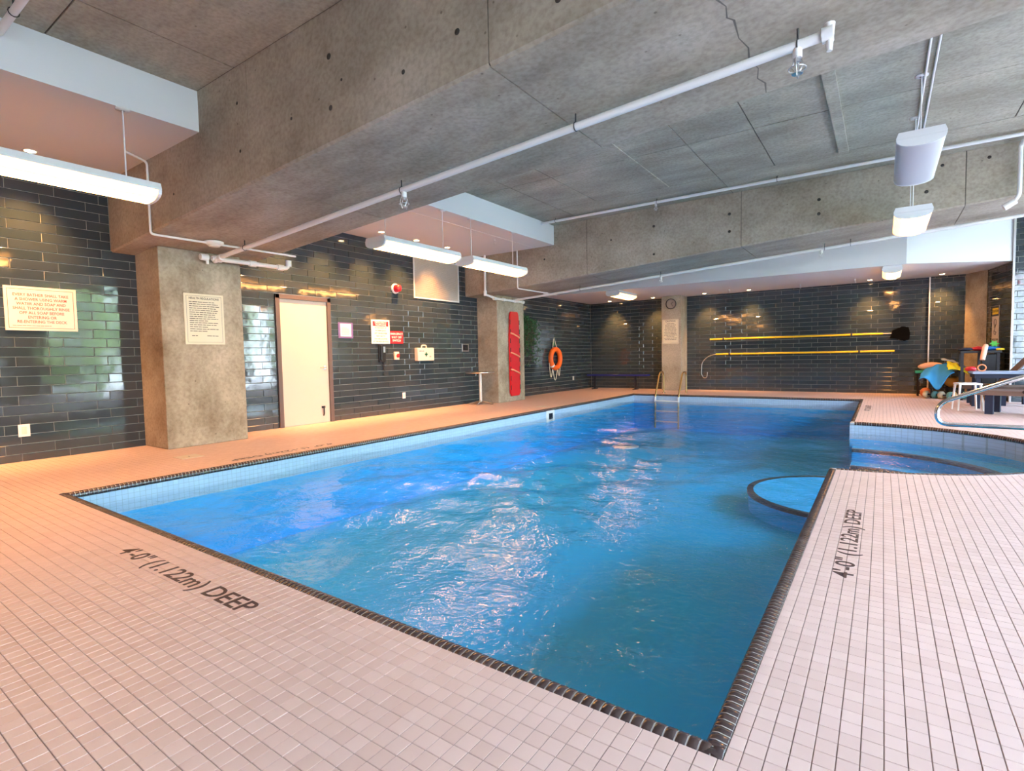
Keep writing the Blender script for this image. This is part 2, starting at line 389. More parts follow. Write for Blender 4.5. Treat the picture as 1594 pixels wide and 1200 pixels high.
# pillar in the right back corner
MB().prism([(1.63, 17.3), (1.63, 17.03), (1.965, 16.48), (2.2, 16.6), (2.2, 17.3)], 0, 2.95).build('column', M['column'], kind='structure', label='pale concrete pillar in the far right corner')
# right wall with windows, outside the frame; end walls
RW = MB()
edges = [YF]+[e for a, b, _ in WIN for e in (a, b)]+[15.6]
for i in range(0, len(edges), 2): RW.box(XR_, XR_+0.25, edges[i], edges[i+1], 0, 4.1)
for a, b, _ in WIN: RW.box(XR_, XR_+0.25, a, b, 3.7, 4.1); RW.box(XR_, XR_+0.25, a, b, 0, 0.08)
RW.build('wall_right', M['tile'], kind='structure', label='concrete wall with tall windows on the right')
for a, b, nm in WIN:
    fr = MB(); n = max(1, round((b-a)/1.3))
    for k in range(n+1):
        y = a+(b-a)*k/n; fr.box(XR_+0.09, XR_+0.15, max(a, y-0.025), min(b, y+0.025), 0.08, 3.7)
    fr.box(XR_+0.09, XR_+0.15, a, b, 0.08, 0.14); fr.box(XR_+0.09, XR_+0.15, a, b, 3.64, 3.7); fr.box(XR_+0.09, XR_+0.15, a, b, 1.02, 1.07)
    wo_ = fr.build(nm, M['black_metal'], kind='structure', label='tall dark framed window looking out on trees')
    MB().box(XR_+0.117, XR_+0.123, a+0.01, b-0.01, 0.1, 3.68).build('pane', M['glass'], wo_)
    ad = bpy.data.lights.new('portal', 'AREA'); ad.shape = 'RECTANGLE'; ad.size = b-a; ad.size_y = 3.6; ad.cycles.is_portal = True
    ao = bpy.data.objects.new('window_portal', ad); COL.objects.link(ao); ao.location = (XR_+0.3, (a+b)/2, 1.9)
    ao.rotation_euler = Vector((1, 0, 0)).to_track_quat('Z', 'Y').to_euler()
MB().box(XL-0.25, XR_+0.25, YF-0.25, YF, 0, 4.1).build('wall_front', M['tile'], kind='structure', label='wall behind the camera')

# ceiling slab with formwork panels
CE = MB().box(XL-0.25, XR_+0.3, YF-0.25, YB+0.3, 4.012, 4.35).build('ceiling', M['groove'], kind='structure', label='exposed concrete ceiling slab with board marks')
xs = [-8.5, -7.3, -6.1, -5.2, -4.39, -3.08, -2.24, -1.40, -0.50, 0.40, 1.30, 2.2, 3.1, 4.0, 5.0]
for (ya, yb, row) in [(-3.0, -1.4, 0), (-1.4, 0.2, 0), (0.2, 1.6, 0), (1.6, 2.84, 0), (4.54, 5.9, 1), (5.9, 7.48, 1), (7.48, 9.13, 1), (9.13, 10.22, 2), (11.93, 13.0, 0), (13.0, 14.2, 0)]:
    xx = xs if row == 1 else xs[::3]+[5.0]
    for i in range(len(xx)-1):
        if xx[i+1]-xx[i] < 0.1: continue
        g = 0.007; dz = rnd.uniform(0, 0.004)
        MB().box(xx[i]+g, xx[i+1]-g, ya+g, yb-g, 4.0-dz, 4.012).build('slab_panel', M['slab'], CE)
MB().box(-0.56, -0.44, 4.54, 9.13, 3.965, 4.0).build('batten', M['slab'], CE)
MB().box(-3.13, -3.03, 6.6, 9.13, 3.985, 4.0).build('batten', M['slab'], CE)

# tapered concrete beams: soffit rises to the right
def zb(x): return 2.65+0.06*(x-XL)
def beam(y0, y1, cuts, holes, label):
    def seg(mb, xa, xb, ya, yb, in_):
        vs = []
        for x in (xa, xb):
            for y in (ya, yb): vs.append((x, y, zb(x)+in_)); vs.append((x, y, 4.0))
        mb.add(vs, [(0, 1, 3, 2), (4, 6, 7, 5), (0, 4, 5, 1), (2, 3, 7, 6), (0, 2, 6, 4), (1, 5, 7, 3)])
    core = MB(); seg(core, XL, XR_, y0+0.012, y1-0.012, 0.012)
    B = core.build('beam', M['groove'], kind='structure', label=label)
    for i in range(len(cuts)-1):
        bm = bmesh.new(); mb = MB(); seg(mb, cuts[i]+0.005, cuts[i+1]-0.005, y0, y1, 0)
        vv = [bm.verts.new(v) for v in mb.v]
        for f in mb.f: bm.faces.new([vv[k] for k in f])
        bmesh.ops.recalc_face_normals(bm, faces=bm.faces[:])
        low = [e for e in bm.edges if all(v.co.z < 3.9 for v in e.verts) and abs((e.verts[0].co-e.verts[1].co).normalized().x) > 0.9]
        bmesh.ops.bevel(bm, geom=low, offset=0.02, segments=1, affect='EDGES')
        me = bpy.data.meshes.new('beam_segment'); bm.to_mesh(me); bm.free(); me.materials.append(M['beam']); link('beam_segment', me, B)
    for (x, z, r) in holes:
        o_ = MB().lathe([(r*0.8, -0.002), (r*0.72, 0.0015), (0.0001, 0.0015)], 12).build('tie_hole', M['dark_hole'], B)
        o_.location = (x, y0, z); o_.rotation_euler = (math.pi/2, 0, 0)
    return B
B1 = beam(2.84, 4.54, [-8.5, -5.0, -2.12, 0.9, 5.0], [(-5.18, 3.66, .022), (-5.16, 3.2, .022), (-4.3, 3.28, .02), (-3.75, 3.63, .034), (-3.75, 3.22, .03), (-3.6, 3.4, .016), (-2.9, 3.24, .024), (-2.38, 3.34, .03), (-6.6, 3.06, .02), (-1.6, 3.5, .03), (-1.6, 3.25, .03)],
     'nearer tapered concrete beam crossing the whole ceiling with a sprinkler pipe below')
beam(10.22, 11.93, [-8.5, -5.15, -2.1, 0.95, 5.0], [(-7.4, 3.2, .028), (-3.7, 3.64, .035), (-3.7, 3.1, .03), (-4.6, 3.5, .025), (-2.3, 3.64, .035), (-2.3, 3.33, .035), (-0.9, 3.64, .035), (-0.9, 3.41, .035), (0.5, 3.5, .035), (0.68, 3.85, .03), (1.2, 3.85, .03), (-6.2, 3.3, .03)],
     'farther tapered concrete beam crossing the ceiling above the far half of the pool')

ck = [(-0.79, 2.87), (-0.80, 3.05), (-0.786, 3.19), (-0.76, 3.28), (-0.78, 3.39), (-0.752, 3.44), (-0.768, 3.65), (-0.742, 3.80), (-0.765, 3.94), (-0.738, 4.11), (-0.768, 4.25), (-0.735, 4.36), (-0.756, 4.52)]
cm = MB()
for i in range(len(ck)-1):
    (xa, ya), (xb_, yb_) = ck[i], ck[i+1]; w0, w1 = (0.003+0.002*(i % 3)), (0.003+0.002*((i+1) % 3))
    cm.add([(xa-w0, ya, zb(xa)-0.001), (xa+w0, ya, zb(xa)-0.001), (xb_+w1, yb_, zb(xb_)-0.001), (xb_-w1, yb_, zb(xb_)-0.001)], [(0, 3, 2, 1)])
cm.build('crack', mat('crack_dark', (0.15, 0.135, 0.115), 0.9), B1)  # dark strip for the crack across the beam soffit
def column(x0, x1, y0, y1, z1, label):
    bm = MB().box(x0, x1, y0, y1, 0, z1, b=0.015)
    return bm.build('column', M['column'], kind='structure', label=label)
column(XL-0.01, -7.79, 3.12, 4.21, 2.69, 'concrete column left of the beige door, bearing a cream notice')
column(XL-0.01, -7.87, 10.67, 11.86, 2.70, 'concrete column behind the round table, bearing the red spine board')
column(-5.74, -5.12, 16.5, 17.1, 2.95, 'concrete pilaster on the back wall carrying the clock')

# white plasterboard soffits
def soffit(pts, z0, label):
    return MB().prism(pts, z0, 4.0).build('ceiling_soffit', M['white_paint'], kind='structure', label=label)
soffit([(XL, YF), (-5.95, YF), (-5.95, 2.84), (XL, 2.84)], 3.58, 'white boxed soffit above the near left wall')
soffit([(XL, 4.54), (-5.95, 4.54), (-5.95, 10.22), (XL, 10.22)], 3.58, 'white boxed soffit between the two beams')
soffit([(XL, 13.8), (0.38, 14.05), (2.2, 15.15), (2.5, 17.3), (XL, 17.3)], 2.95, 'white dropped soffit along the back wall')
MB().box(-6.45, -6.43, 4.56, 10.2, 3.572, 3.581).build('trim_3', M['white_trim'], kind='structure', label='thin joint bead along the soffit between the beams')

# ------------------------------------------------------------------ pool
PX0, PX1, PY0, PY1 = -6.03, -0.355, 1.51, 14.86
CW = 0.062; CXc, CYc, CRo = -0.37, 8.04, 2.07
CRi = CRo-CW; IX0, IX1, IY0, IY1 = PX0+CW, PX1-CW, PY0+CW, PY1-CW
def outline(x0, x1, y0, y1, r, n=48):
    h = math.sqrt(max(r*r-(x1-CXc)**2, 0)); a0 = math.atan2(-h, x1-CXc); a1 = math.atan2(h, x1-CXc)
    arc = [(CXc+r*math.cos(a0+(a1-a0)*k/n), CYc+r*math.sin(a0+(a1-a0)*k/n)) for k in range(n+1)]
    return [(x0, y0), (x1, y0)]+arc+[(x1, y1), (x0, y1)]
OUT = outline(PX0, PX1, PY0, PY1, CRo); INN = outline(IX0, IX1, IY0, IY1, CRi)
# floor slab (grout bed) around the opening
FX0, FX1, FY0, FY1 = XL-0.02, XR_+0.2, YF, YB+0.3
zt = -0.003
arc = OUT[2:-2]
fl = MB()
def slabpoly(pts):
    fl.prism(pts, -0.35, zt)
slabpoly([(FX0, FY0), (FX1, FY0), (FX1, PY0), (FX0, PY0)])
slabpoly([(FX0, PY1), (FX1, PY1), (FX1, FY1), (FX0, FY1)])
slabpoly([(FX0, PY0), (PX0, PY0), (PX0, PY1), (FX0, PY1)])
slabpoly([(PX1, PY0), (2.2, PY0), (2.2, CYc)]+[p for p in reversed(arc) if p[1] <= CYc+1e-6])
slabpoly([(2.2, CYc), (2.2, PY1), (PX1, PY1)]+[p for p in reversed(arc) if p[1] >= CYc-1e-6])
slabpoly([(2.2, PY0), (FX1, PY0), (FX1, PY1), (2.2, PY1)])
FL = fl.build('floor', M['floor_grout'], kind='structure', label='beige mosaic tiled pool deck')
# deck tiles
TX, TY, TG = 0.0553, 0.0625, 0.0028
def clip_circle(poly, r):
    # cut the tile by the chord nearest to it so the deck follows the curved edge
    cx = sum(p[0] for p in poly)/len(poly)-CXc; cy = sum(p[1] for p in poly)/len(poly)-CYc; d = math.hypot(cx, cy)
    nx, ny = cx/d, cy/d; out = []
    for i in range(len(poly)):
        a, b = poly[i], poly[(i+1) % len(poly)]
        da = (a[0]-CXc)*nx+(a[1]-CYc)*ny-r; db = (b[0]-CXc)*nx+(b[1]-CYc)*ny-r
        if da >= 0: out.append(a)
        if (da >= 0) != (db >= 0):
            t = da/(da-db); out.append((a[0]+(b[0]-a[0])*t, a[1]+(b[1]-a[1])*t))
    return out
cand = []; V = []; Fc = []
nx_ = int((FX1-FX0)/TX)+2; x00 = PX1-0.012-TX*int((PX1-FX0)/TX+1); y00 = PY0-TY*int((PY0-FY0)/TY+1)
full = []
for i in range(nx_):
    xa = x00+i*TX+TG/2; xb = xa+TX-TG; xm = (xa+xb)/2
    if xb < XL or xa > XR_: continue
    for j in range(int((FY1-FY0)/TY)+2):
        ya = y00+j*TY+TG/2; yb = ya+TY-TG; ym = (ya+yb)/2
        if ym > YB: continue
        if ym < -0.5 and xm > 1.5: pass
        x0, x1, y0, y1 = xa, xb, ya, yb
        poly = None
        if y1 > PY0 and y0 < PY1 and x1 > PX0 and x0 < PX1:
            inx = x0 > PX0 and x1 < PX1+0.02; 
            if x0 < PX0 and PX0-x0 > 0.008: x1 = min(x1, PX0-0.002)
            elif x1 > PX1 and x1-PX1 > 0.008: x0 = max(x0, PX1+0.002)
            elif y0 < PY0 and PY0-y0 > 0.008: y1 = min(y1, PY0-0.002)
            elif y1 > PY1 and y1-PY1 > 0.008: y0 = max(y0, PY1+0.002)
            else: continue
        if x1 > PX1:
            ds = [math.hypot(p-CXc, q-CYc) for p in (x0, x1) for q in (y0, y1)]
            if max(ds) < CRo+0.004: continue
            if min(ds) < CRo+0.004:
                poly = clip_circle([(x0, y0), (x1, y0), (x1, y1), (x0, y1)], CRo+0.003)
                if len(poly) < 3: continue
        if x1-x0 < 0.006 or y1-y0 < 0.006: continue
        whole = poly is None and abs(x1-x0-(TX-TG)) < 1e-4 and abs(y1-y0-(TY-TG)) < 1e-4
        if whole:
            r_ = pix((xm, ym, 0))
            if r_ and 0 < r_[0] < 1594 and 0 < r_[1] < 1195:
                cand.append(((1.15/r_[2]**3), xm, ym, len(full)))
        full.append((poly, x0, x1, y0, y1))
cand.sort(key=lambda c: -c[0]); single = set(c[3] for c in cand[:300])
tv, tf = [], []
bz = 0.0006
for k, (poly, x0, x1, y0, y1) in enumerate(full):
    if k in single: continue
    n = len(tv)
    if poly is None:
        tv += [(x0, y0, zt), (x1, y0, zt), (x1, y1, zt), (x0, y1, zt), (x0+bz, y0+bz, 0), (x1-bz, y0+bz, 0), (x1-bz, y1-bz, 0), (x0+bz, y1-bz, 0)]
        tf += [(n+4, n+5, n+6, n+7), (n, n+1, n+5, n+4), (n+1, n+2, n+6, n+5), (n+2, n+3, n+7, n+6), (n+3, n, n+4, n+7)]
    else:
        m_ = len(poly); tv += [(p[0], p[1], zt) for p in poly]+[(p[0], p[1], 0) for p in poly]
        tf += [tuple(n+m_+i for i in range(m_))]+[(n+i, n+(i+1) % m_, n+m_+(i+1) % m_, n+m_+i) for i in range(m_)]
me = bpy.data.meshes.new('tile_field'); me.from_pydata(tv, [], tf); me.materials.append(M['ftile'])
setp(link('tile_field', me, FL), kind='stuff')
hx, hy = (TX-TG)/2, (TY-TG)/2
me = bpy.data.meshes.new('deck_tile')
me.from_pydata([(-hx, -hy, zt), (hx, -hy, zt), (hx, hy, zt), (-hx, hy, zt), (-hx+bz, -hy+bz, 0), (hx-bz, -hy+bz, 0), (hx-bz, hy-bz, 0), (-hx+bz, hy-bz, 0)], [],
               [(4, 5, 6, 7), (0, 1, 5, 4), (1, 2, 6, 5), (2, 3, 7, 6), (3, 0, 4, 7)]); me.materials.append(M['ftile'])
for c in cand[:300]:
    o = link('tile', me, FL, (c[1], c[2], rnd.uniform(-0.0004, 0.0003)))
    o.rotation_euler = (rnd.gauss(0, 0.004), rnd.gauss(0, 0.004), 0)

# the pool itself: basin, coping tiles, steps
POOL = empty('swimming_pool', (IX0, IY0, 0), label='long rectangular sunken pool with a round bay of steps on its right side', cat='pool')
def loc_(mb): mb.v = [(p[0]-IX0, p[1]-IY0, p[2]) for p in mb.v]; return mb
DEP = -1.0
bs = MB(); n = len(INN); vs = [(p[0], p[1], -0.02) for p in INN]+[(p[0], p[1], DEP) for p in INN]
vs = [(p[0], p[1], -0.02) for p in INN]+[(p[0], p[1], -0.27) for p in INN]
bs.add(vs, [(i, n+i, n+(i+1) % n, (i+1) % n) for i in range(n)])
loc_(bs).build('waterline_band', M['pool_wall'], POOL)
bs = MB(); vs = [(p[0], p[1], -0.27) for p in INN]+[(p[0], p[1], DEP) for p in INN]
bs.add(vs, [(i, n+i, n+(i+1) % n, (i+1) % n) for i in range(n)])
loc_(bs).build('basin_wall', M['plaster'], POOL)
bf = MB(); bf.add([(p[0], p[1], DEP) for p in INN], [tuple(range(n))]); loc_(bf).build('basin_floor', M['plaster'], POOL)
def disc(r, z0, z1, full_circle, mat_, name):
    if full_circle: pts = [(CXc+r*math.cos(2*math.pi*k/64), CYc+r*math.sin(2*math.pi*k/64)) for k in range(64)]
    else: pts = [(CXc+r*math.cos(-math.pi/2+math.pi*k/40)+0.0, CYc+r*math.sin(-math.pi/2+math.pi*k/40)) for k in range(41)]
    return pts
def ring_step(ri, ro, z0, z1, half, name):
    a0, a1, nn = (-math.pi/2, math.pi/2, 40) if half else (0, 2*math.pi, 72)
    mb = MB(); vs = []
    for k in range(nn+1):
        a = a0+(a1-a0)*k/nn; c, s = math.cos(a), math.sin(a)
        for r, z in ((ro, z0), (ro, z1), (ri, z1), (ri, z0)): vs.append((CXc+r*c, CYc+r*s, z))
    fs = [(k*4+i, k*4+(i+1) % 4, (k+1)*4+(i+1) % 4, (k+1)*4+i) for k in range(nn) for i in range(4)]
    mb.add(vs, fs); return mb
pl = MB().prism(disc(1.15, 0, 0, True, None, ''), DEP, -0.74)
loc_(pl).build('step', M['plaster'], POOL)
loc_(ring_step(1.09, 1.17, -0.78, -0.735, False, '')).build('step_nosing', M['nosing'], POOL)
loc_(ring_step(1.15, CRi, DEP, -0.56, True, '')).build('step', M['plaster'], POOL)
loc_(ring_step(1.12, 1.22, -0.60, -0.552, True, '')).build('step_nosing', M['nosing'], POOL)
loc_(ring_step(1.60, CRi, DEP, -0.37, True, '')).build('step', M['plaster'], POOL)
loc_(ring_step(1.56, 1.66, -0.41, -0.362, True, '')).build('step_nosing', M['nosing'], POOL)
# coping: one rounded tile after another along the outline
def coping_mesh(wd, flip=1):
    prof = [(0.0, -0.02), (0.0, -0.001), (0.003, 0.002), (0.035, 0.006), (0.052, 0.002), (0.061, -0.009), (0.064, -0.028), (0.064, -0.045), (0.055, -0.045)]
    hw = wd/2-0.0022; vs = []; b = 0.002
    for sx_, ins in ((-hw, 1), (-hw+b, 0), (hw-b, 0), (hw, 1)):
        for (u, z) in prof: vs.append((sx_, u, z-(b if ins else 0)))
    m_ = len(prof); fs = [(i*m_+k, i*m_+k+1, (i+1)*m_+k+1, (i+1)*m_+k) for i in range(3) for k in range(m_-1)]
    return vs, [tuple(reversed(f)) for f in fs], m_
slots = []
loop = OUT+[OUT[0]]; PW = 0.0345
for i in range(len(loop)-1):
    a, b = Vector((*loop[i], 0)), Vector((*loop[i+1], 0)); ln = (b-a).length
    if ln < 0.001: continue
    k = max(1, round(ln/PW)); wd = ln/k; d = (b-a)/ln
    for j in range(k): slots.append((a+d*(wd*(j+0.5)), d, wd))
sc = []
for (c, d, wd) in slots:
    r_ = pix(c); s = 0
    if r_ and -5 < r_[0] < 1600 and 0 < r_[1] < 1205: s = 1/r_[2]**2
    sc.append((s, c, d, wd))
sc.sort(key=lambda q: -q[0]); cache = {}; big = MB()
for i, (s, c, d, wd) in enumerate(sc):
    ang = math.atan2(d.y, d.x); key = round(wd, 4); vs, fs, m_ = coping_mesh(wd)
    MX = Matrix.Translation((c.x-IX0, c.y-IY0, 0)) @ Matrix.Rotation(ang, 4, 'Z') @ Matrix.Rotation(rnd.gauss(0, 0.006), 4, 'Y')
    if i < 300:
        if key not in cache:
            me = bpy.data.meshes.new('coping_tile'); me.from_pydata(vs, [], fs); me.polygons.foreach_set('use_smooth', [True]*len(fs)); me.materials.append(M['coping']); cache[key] = me
        o = link('coping_tile', cache[key], POOL); o.matrix_local = MX
    else: big.add([MX @ Vector(p) for p in vs], fs, True)
big.build('coping_run', M['coping'], POOL, kind='stuff')
cb = MB(); nn = len(OUT); rows = []
for (u_, z_) in [(0.0, -0.004), (0.004, 0.0002), (0.035, 0.0042), (0.0505, 0.0002), (0.0592, -0.0105), (0.062, -0.03), (0.062, -0.05)]:
    rows.append([(p[0], p[1], z_) for p in outline(PX0+u_, PX1-u_, PY0+u_, PY1-u_, CRo-u_)])
cb.add([p for r_ in rows for p in r_], [(k*nn+i, k*nn+(i+1) % nn, (k+1)*nn+(i+1) % nn, (k+1)*nn+i) for k in range(len(rows)-1) for i in range(nn)])
loc_(cb).build('coping_grout', M['grout'], POOL)
for (x, y, l_) in ((-6.98, 3.02, 'small square drain lid on the left deck in front of the nearer column'), (-6.35, 10.3, 'pale square drain lid on the left deck in front of the spine board column')):
    r = empty('deck_lid', (x, y, 0), label=l_, cat='drain lid')
    MB().box(-0.13, 0.13, -0.13, 0.13, 0.0, 0.004, b=0.001).build('lid', M['pale_sign'], r); MB().box(-0.02, 0.02, -0.005, 0.005, 0.004, 0.0046).build('slot', M['ink'], r)
# skimmer mouth and wall returns
sk = empty('skimmer', (IX0, 9.98, -0.16), label='square white skimmer plate in the left pool wall at the waterline', cat='skimmer')
MB().box(0.0, 0.012, -0.17, 0.17, -0.12, 0.12, b=0.004).build('face_plate', M['white_plastic'], sk)
MB().box(0.012, 0.015, -0.075, 0.085, -0.07, 0.06).build('opening', M['black'], sk)
dr = empty('drain_cover', (-4.9, 11.6, DEP), label='pale round drain cover on the pool floor seen through the water', cat='drain cover')
MB().lathe([(0.30, 0), (0.30, 0.02), (0.27, 0.03), (0.0001, 0.035)], 32).build('cover', M['white_plastic'], dr)
MB().box(-0.1, 0.1, -0.03, 0.03, 0.033, 0.04).build('slot', M['black'], dr)

# water: rippled surface over a tinted body
ZW = -0.18; G = 0.035
gx = np.arange(IX0-0.04, 1.80, G); gy = np.arange(IY0-0.04, IY1+0.05, G)
rs = np.random.RandomState(3)
def wave(x, y):
    z = np.zeros_like(x); 
    for k in range(26):
        lam = 0.15*1.125**k; th = rs.uniform(0, 2*math.pi); a = 0.0016*(lam/0.4)**0.9
        z += a*np.sin((x*math.cos(th)+y*math.sin(th))*2*math.pi/lam+rs.uniform(0, 6.28)+0.8*np.sin(x*1.3+y*0.9*math.cos(th)+k))
    return z
Xg, Yg = np.meshgrid(gx, gy, indexing='ij')
env = 0.55+0.75*np.exp(-(((Xg+3.6)/1.6)**2+((Yg-4.2)/2.2)**2))+0.25*np.sin(Xg*0.9+1)*np.sin(Yg*0.7)
Zg = ZW+wave(Xg, Yg)*env*1.5
xc = (Xg[:-1, :-1]+Xg[1:, 1:])/2; yc = (Yg[:-1, :-1]+Yg[1:, 1:])/2
mask = (xc < IX1+0.03)|(((xc-CXc)**2+(yc-CYc)**2) < (CRi+0.04)**2)
idx = np.arange(Xg.size).reshape(Xg.shape)
a, b, c, d = idx[:-1, :-1], idx[1:, :-1], idx[1:, 1:], idx[:-1, 1:]
top = np.stack([a, b, c, d], -1)[mask]
nv = Xg.size; vt = np.stack([Xg.ravel(), Yg.ravel(), Zg.ravel()], 1); vb = vt.copy(); vb[:, 2] = -1.1
bot = top[:, ::-1]+nv
from collections import Counter
es = {}
for q in top.tolist():
    for i in range(4):
        e = (q[i], q[(i+1) % 4]); r_ = (e[1], e[0])
        if r_ in es: del es[r_]
        else: es[e] = 1
sides = [(e[1], e[0], e[0]+nv, e[1]+nv) for e in es]
me = bpy.data.meshes.new('pool_water'); fcs = top.tolist()+bot.tolist()+sides
me.from_pydata(np.vstack([vt, vb]).tolist(), [], fcs); me.polygons.foreach_set('use_smooth', [True]*len(top)+[False]*(len(fcs)-len(top)))
me.materials.append(M['water'])
bm = bmesh.new(); bm.from_mesh(me); bmesh.ops.delete(bm, geom=[v for v in bm.verts if not v.link_faces], context='VERTS'); bm.to_mesh(me); bm.free()
setp(link('pool_water', me), label='rippling blue water filling the pool', cat='water', kind='stuff')

# ------------------------------------------------------------------ lettering
def text_mesh(body, size, align='CENTER', font_scale_x=1.0, spacing=1.0):
    cu = bpy.data.curves.new('t', 'FONT'); cu.body = body; cu.size = size; cu.align_x = align; cu.align_y = 'CENTER'; cu.space_line = spacing
    cu.resolution_u = 3; cu.extrude = 0.0006; cu.offset = size*0.012
    o = bpy.data.objects.new('t', cu); COL.objects.link(o); dg = bpy.context.evaluated_depsgraph_get(); dg.update()
    me = bpy.data.meshes.new_from_object(o.evaluated_get(dg)); bpy.data.objects.remove(o); bpy.data.curves.remove(cu)
    if font_scale_x != 1.0:
        for v in me.vertices: v.co.x *= font_scale_x
    return me
def lettering(name, body, size, mt, parent, Mx, align='CENTER', sx_=1.0, spacing=1.0, **kw):
    me = text_mesh(body, size, align, sx_, spacing); me.materials.clear(); me.materials.append(mt)
    o = link(name, me, parent); o.matrix_local = Mx; return setp(o, **kw)
# local sign frame: x to the reader's right, z up, y towards the wall
TXT = Matrix.Rotation(math.pi/2, 4, 'X')
def sign_at(name, loc, rz, **kw): return empty(name, loc, rz, **kw)   # local -y faces the reader
LEFTW = math.pi/2      # sign on the left wall: faces +x
def text_on(par, body, size, mt, x, z, y=-0.012, align='CENTER', sx_=1.0, spacing=1.0, name='lettering'):
    return lettering(name, body, size, mt, par, Matrix.Translation((x, y, z)) @ TXT, align, sx_, spacing)
def print_lines(par, x0, x1, z0, z1, n, mt, h, y=-0.0125, centre=False, seed=1, name='print_line'):
    r = random.Random(seed); mb = MB()
    for i in range(n):
        z = z1-(z1-z0)*(i+0.5)/n; full_ = x1-x0; ln = full_*r.choice([1, 0.95, 0.9, 0.6, 0.85]); x = x0+(full_-ln)/2 if centre else x0; e = x+ln
        while x < e-h:
            wl = min(r.uniform(1.8, 6)*h, e-x); mb.box(x, x+wl, y, y+0.001, z-h*0.35*r.uniform(0.8, 1), z+h*0.35); x += wl+h*0.6
    return mb.build(name, mt, par, kind='stuff')
def border(par, x0, x1, z0, z1, mt, t=0.004, y=-0.0125):
    mb = MB(); mb.box(x0, x1, y, y+0.001, z1-t, z1); mb.box(x0, x1, y, y+0.001, z0, z0+t); mb.box(x0, x0+t, y, y+0.001, z0, z1); mb.box(x1-t, x1, y, y+0.001, z0, z1)
    return mb.build('printed_border', mt, par)

# 1 shower notice
s = sign_at('notice_sign', (XL+0.001, 2.085, 1.845), LEFTW, label='large pale sign telling bathers to shower, on the dark tile wall at far left', cat='sign')
MB().box(-0.345, 0.345, -0.012, 0, -0.265, 0.265, b=0.003).build('board', M['pale_sign'], s)
border(s, -0.315, 0.315, -0.235, 0.235, M['red_ink'], 0.005)
for i, t in enumerate(['EVERY BATHER SHALL TAKE', 'A SHOWER USING WARM', 'WATER AND SOAP AND', 'SHALL THOROUGHLY RINSE', 'OFF ALL SOAP BEFORE', 'ENTERING OR', 'RE-ENTERING THE DECK']):
    text_on(s, t, 0.048, M['red_ink'], 0.0, 0.165-i*0.054, y=-0.0128, sx_=0.88)
print_lines(s, -0.28, 0.1, -0.215, -0.195, 1, M['red_ink'], 0.008, y=-0.0135, seed=3)
# 2 health regulations on the column
s = sign_at('notice_sign', (-7.789, 3.665, 1.755), LEFTW, label='tall cream health regulations sign on the concrete column', cat='sign')
MB().box(-0.265, 0.265, -0.012, 0, -0.35, 0.35, b=0.003).build('board', M['cream'], s)
border(s, -0.235, 0.235, -0.32, 0.32, M['ink'], 0.003)
text_on(s, 'HEALTH REGULATIONS', 0.042, M['ink'], 0, 0.285, y=-0.0128, sx_=0.9)
print_lines(s, -0.20, 0.20, -0.18, 0.25, 15, M['ink'], 0.013, seed=5)
print_lines(s, 0.02, 0.20, -0.25, -0.21, 1, M['ink'], 0.012, seed=6)
print_lines(s, -0.18, -0.1, -0.25, -0.21, 1, M['ink'], 0.012, seed=8)
# 3 framed purple notice by the door
s = sign_at('notice_sign', (XL+0.001, 6.59, 1.72), LEFTW, label='small purple framed paper notice just right of the door', cat='sign')
MB().box(-0.17, 0.17, -0.012, 0, -0.15, 0.15, b=0.003).build('board', M['purple'], s)
MB().box(-0.125, 0.125, -0.014, -0.011, -0.115, 0.125).build('paper', M['white_plastic'], s)
print_lines(s, -0.1, 0.1, -0.09, 0.06, 7, M['ink'], 0.008, y=-0.0155, seed=9)
# 4 emergency telephone sign
s = sign_at('notice_sign', (XL+0.001, 7.46, 1.715), LEFTW, label='white emergency telephone sign with a red header above the wall phone', cat='sign')
MB().box(-0.245, 0.245, -0.012, 0, -0.245, 0.245, b=0.006).build('board', M['white_plastic'], s)
MB().box(-0.205, 0.205, -0.014, -0.011, 0.115, 0.215, b=0.001).build('header_panel', M['red'], s)
text_on(s, 'EMERGENCY', 0.055, M['white_ink'], 0, 0.187, y=-0.0148)
text_on(s, 'TELEPHONE', 0.055, M['white_ink'], 0, 0.140, y=-0.0148)
for i, t in enumerate(['IN THE EVENT OF', 'AN EMERGENCY', 'LIFT THE RECEIVER', 'AND DIAL 911', 'YOU ARE LOCATED', 'AT THE INDOOR POOL']):
    text_on(s, t, 0.043, M['red_ink'] if i % 2 == 0 else M['ink'], 0, 0.08-i*0.056, y=-0.0128, sx_=0.9)
# 5 red shut-off sign
s = sign_at('notice_sign', (XL+0.001, 7.89, 1.61), LEFTW, label='small red emergency shut off sign with white letters', cat='sign')
MB().box(-0.185, 0.185, -0.012, 0, -0.13, 0.13, b=0.006).build('board', M['red'], s)
for i, t in enumerate(['EMERGENCY', 'SHUT OFF', 'SWITCH']): text_on(s, t, 0.062, M['white_ink'], 0, 0.07-i*0.07, y=-0.0128)
# 6 sign under the clock
s = sign_at('notice_sign', (-5.45, 16.499, 1.84), 0, label='cream caution sign with fine print under the round clock', cat='sign')
MB().box(-0.255, 0.255, -0.012, 0, -0.38, 0.38, b=0.003).build('board', M['cream'], s)
text_on(s, 'CAUTION', 0.07, M['ink'], 0, 0.32, y=-0.0128)
print_lines(s, -0.2, 0.2, -0.27, 0.27, 12, M['ink'], 0.022, centre=True, seed=11)
border(s, -0.235, 0.235, -0.36, 0.36, M['ink'], 0.004)
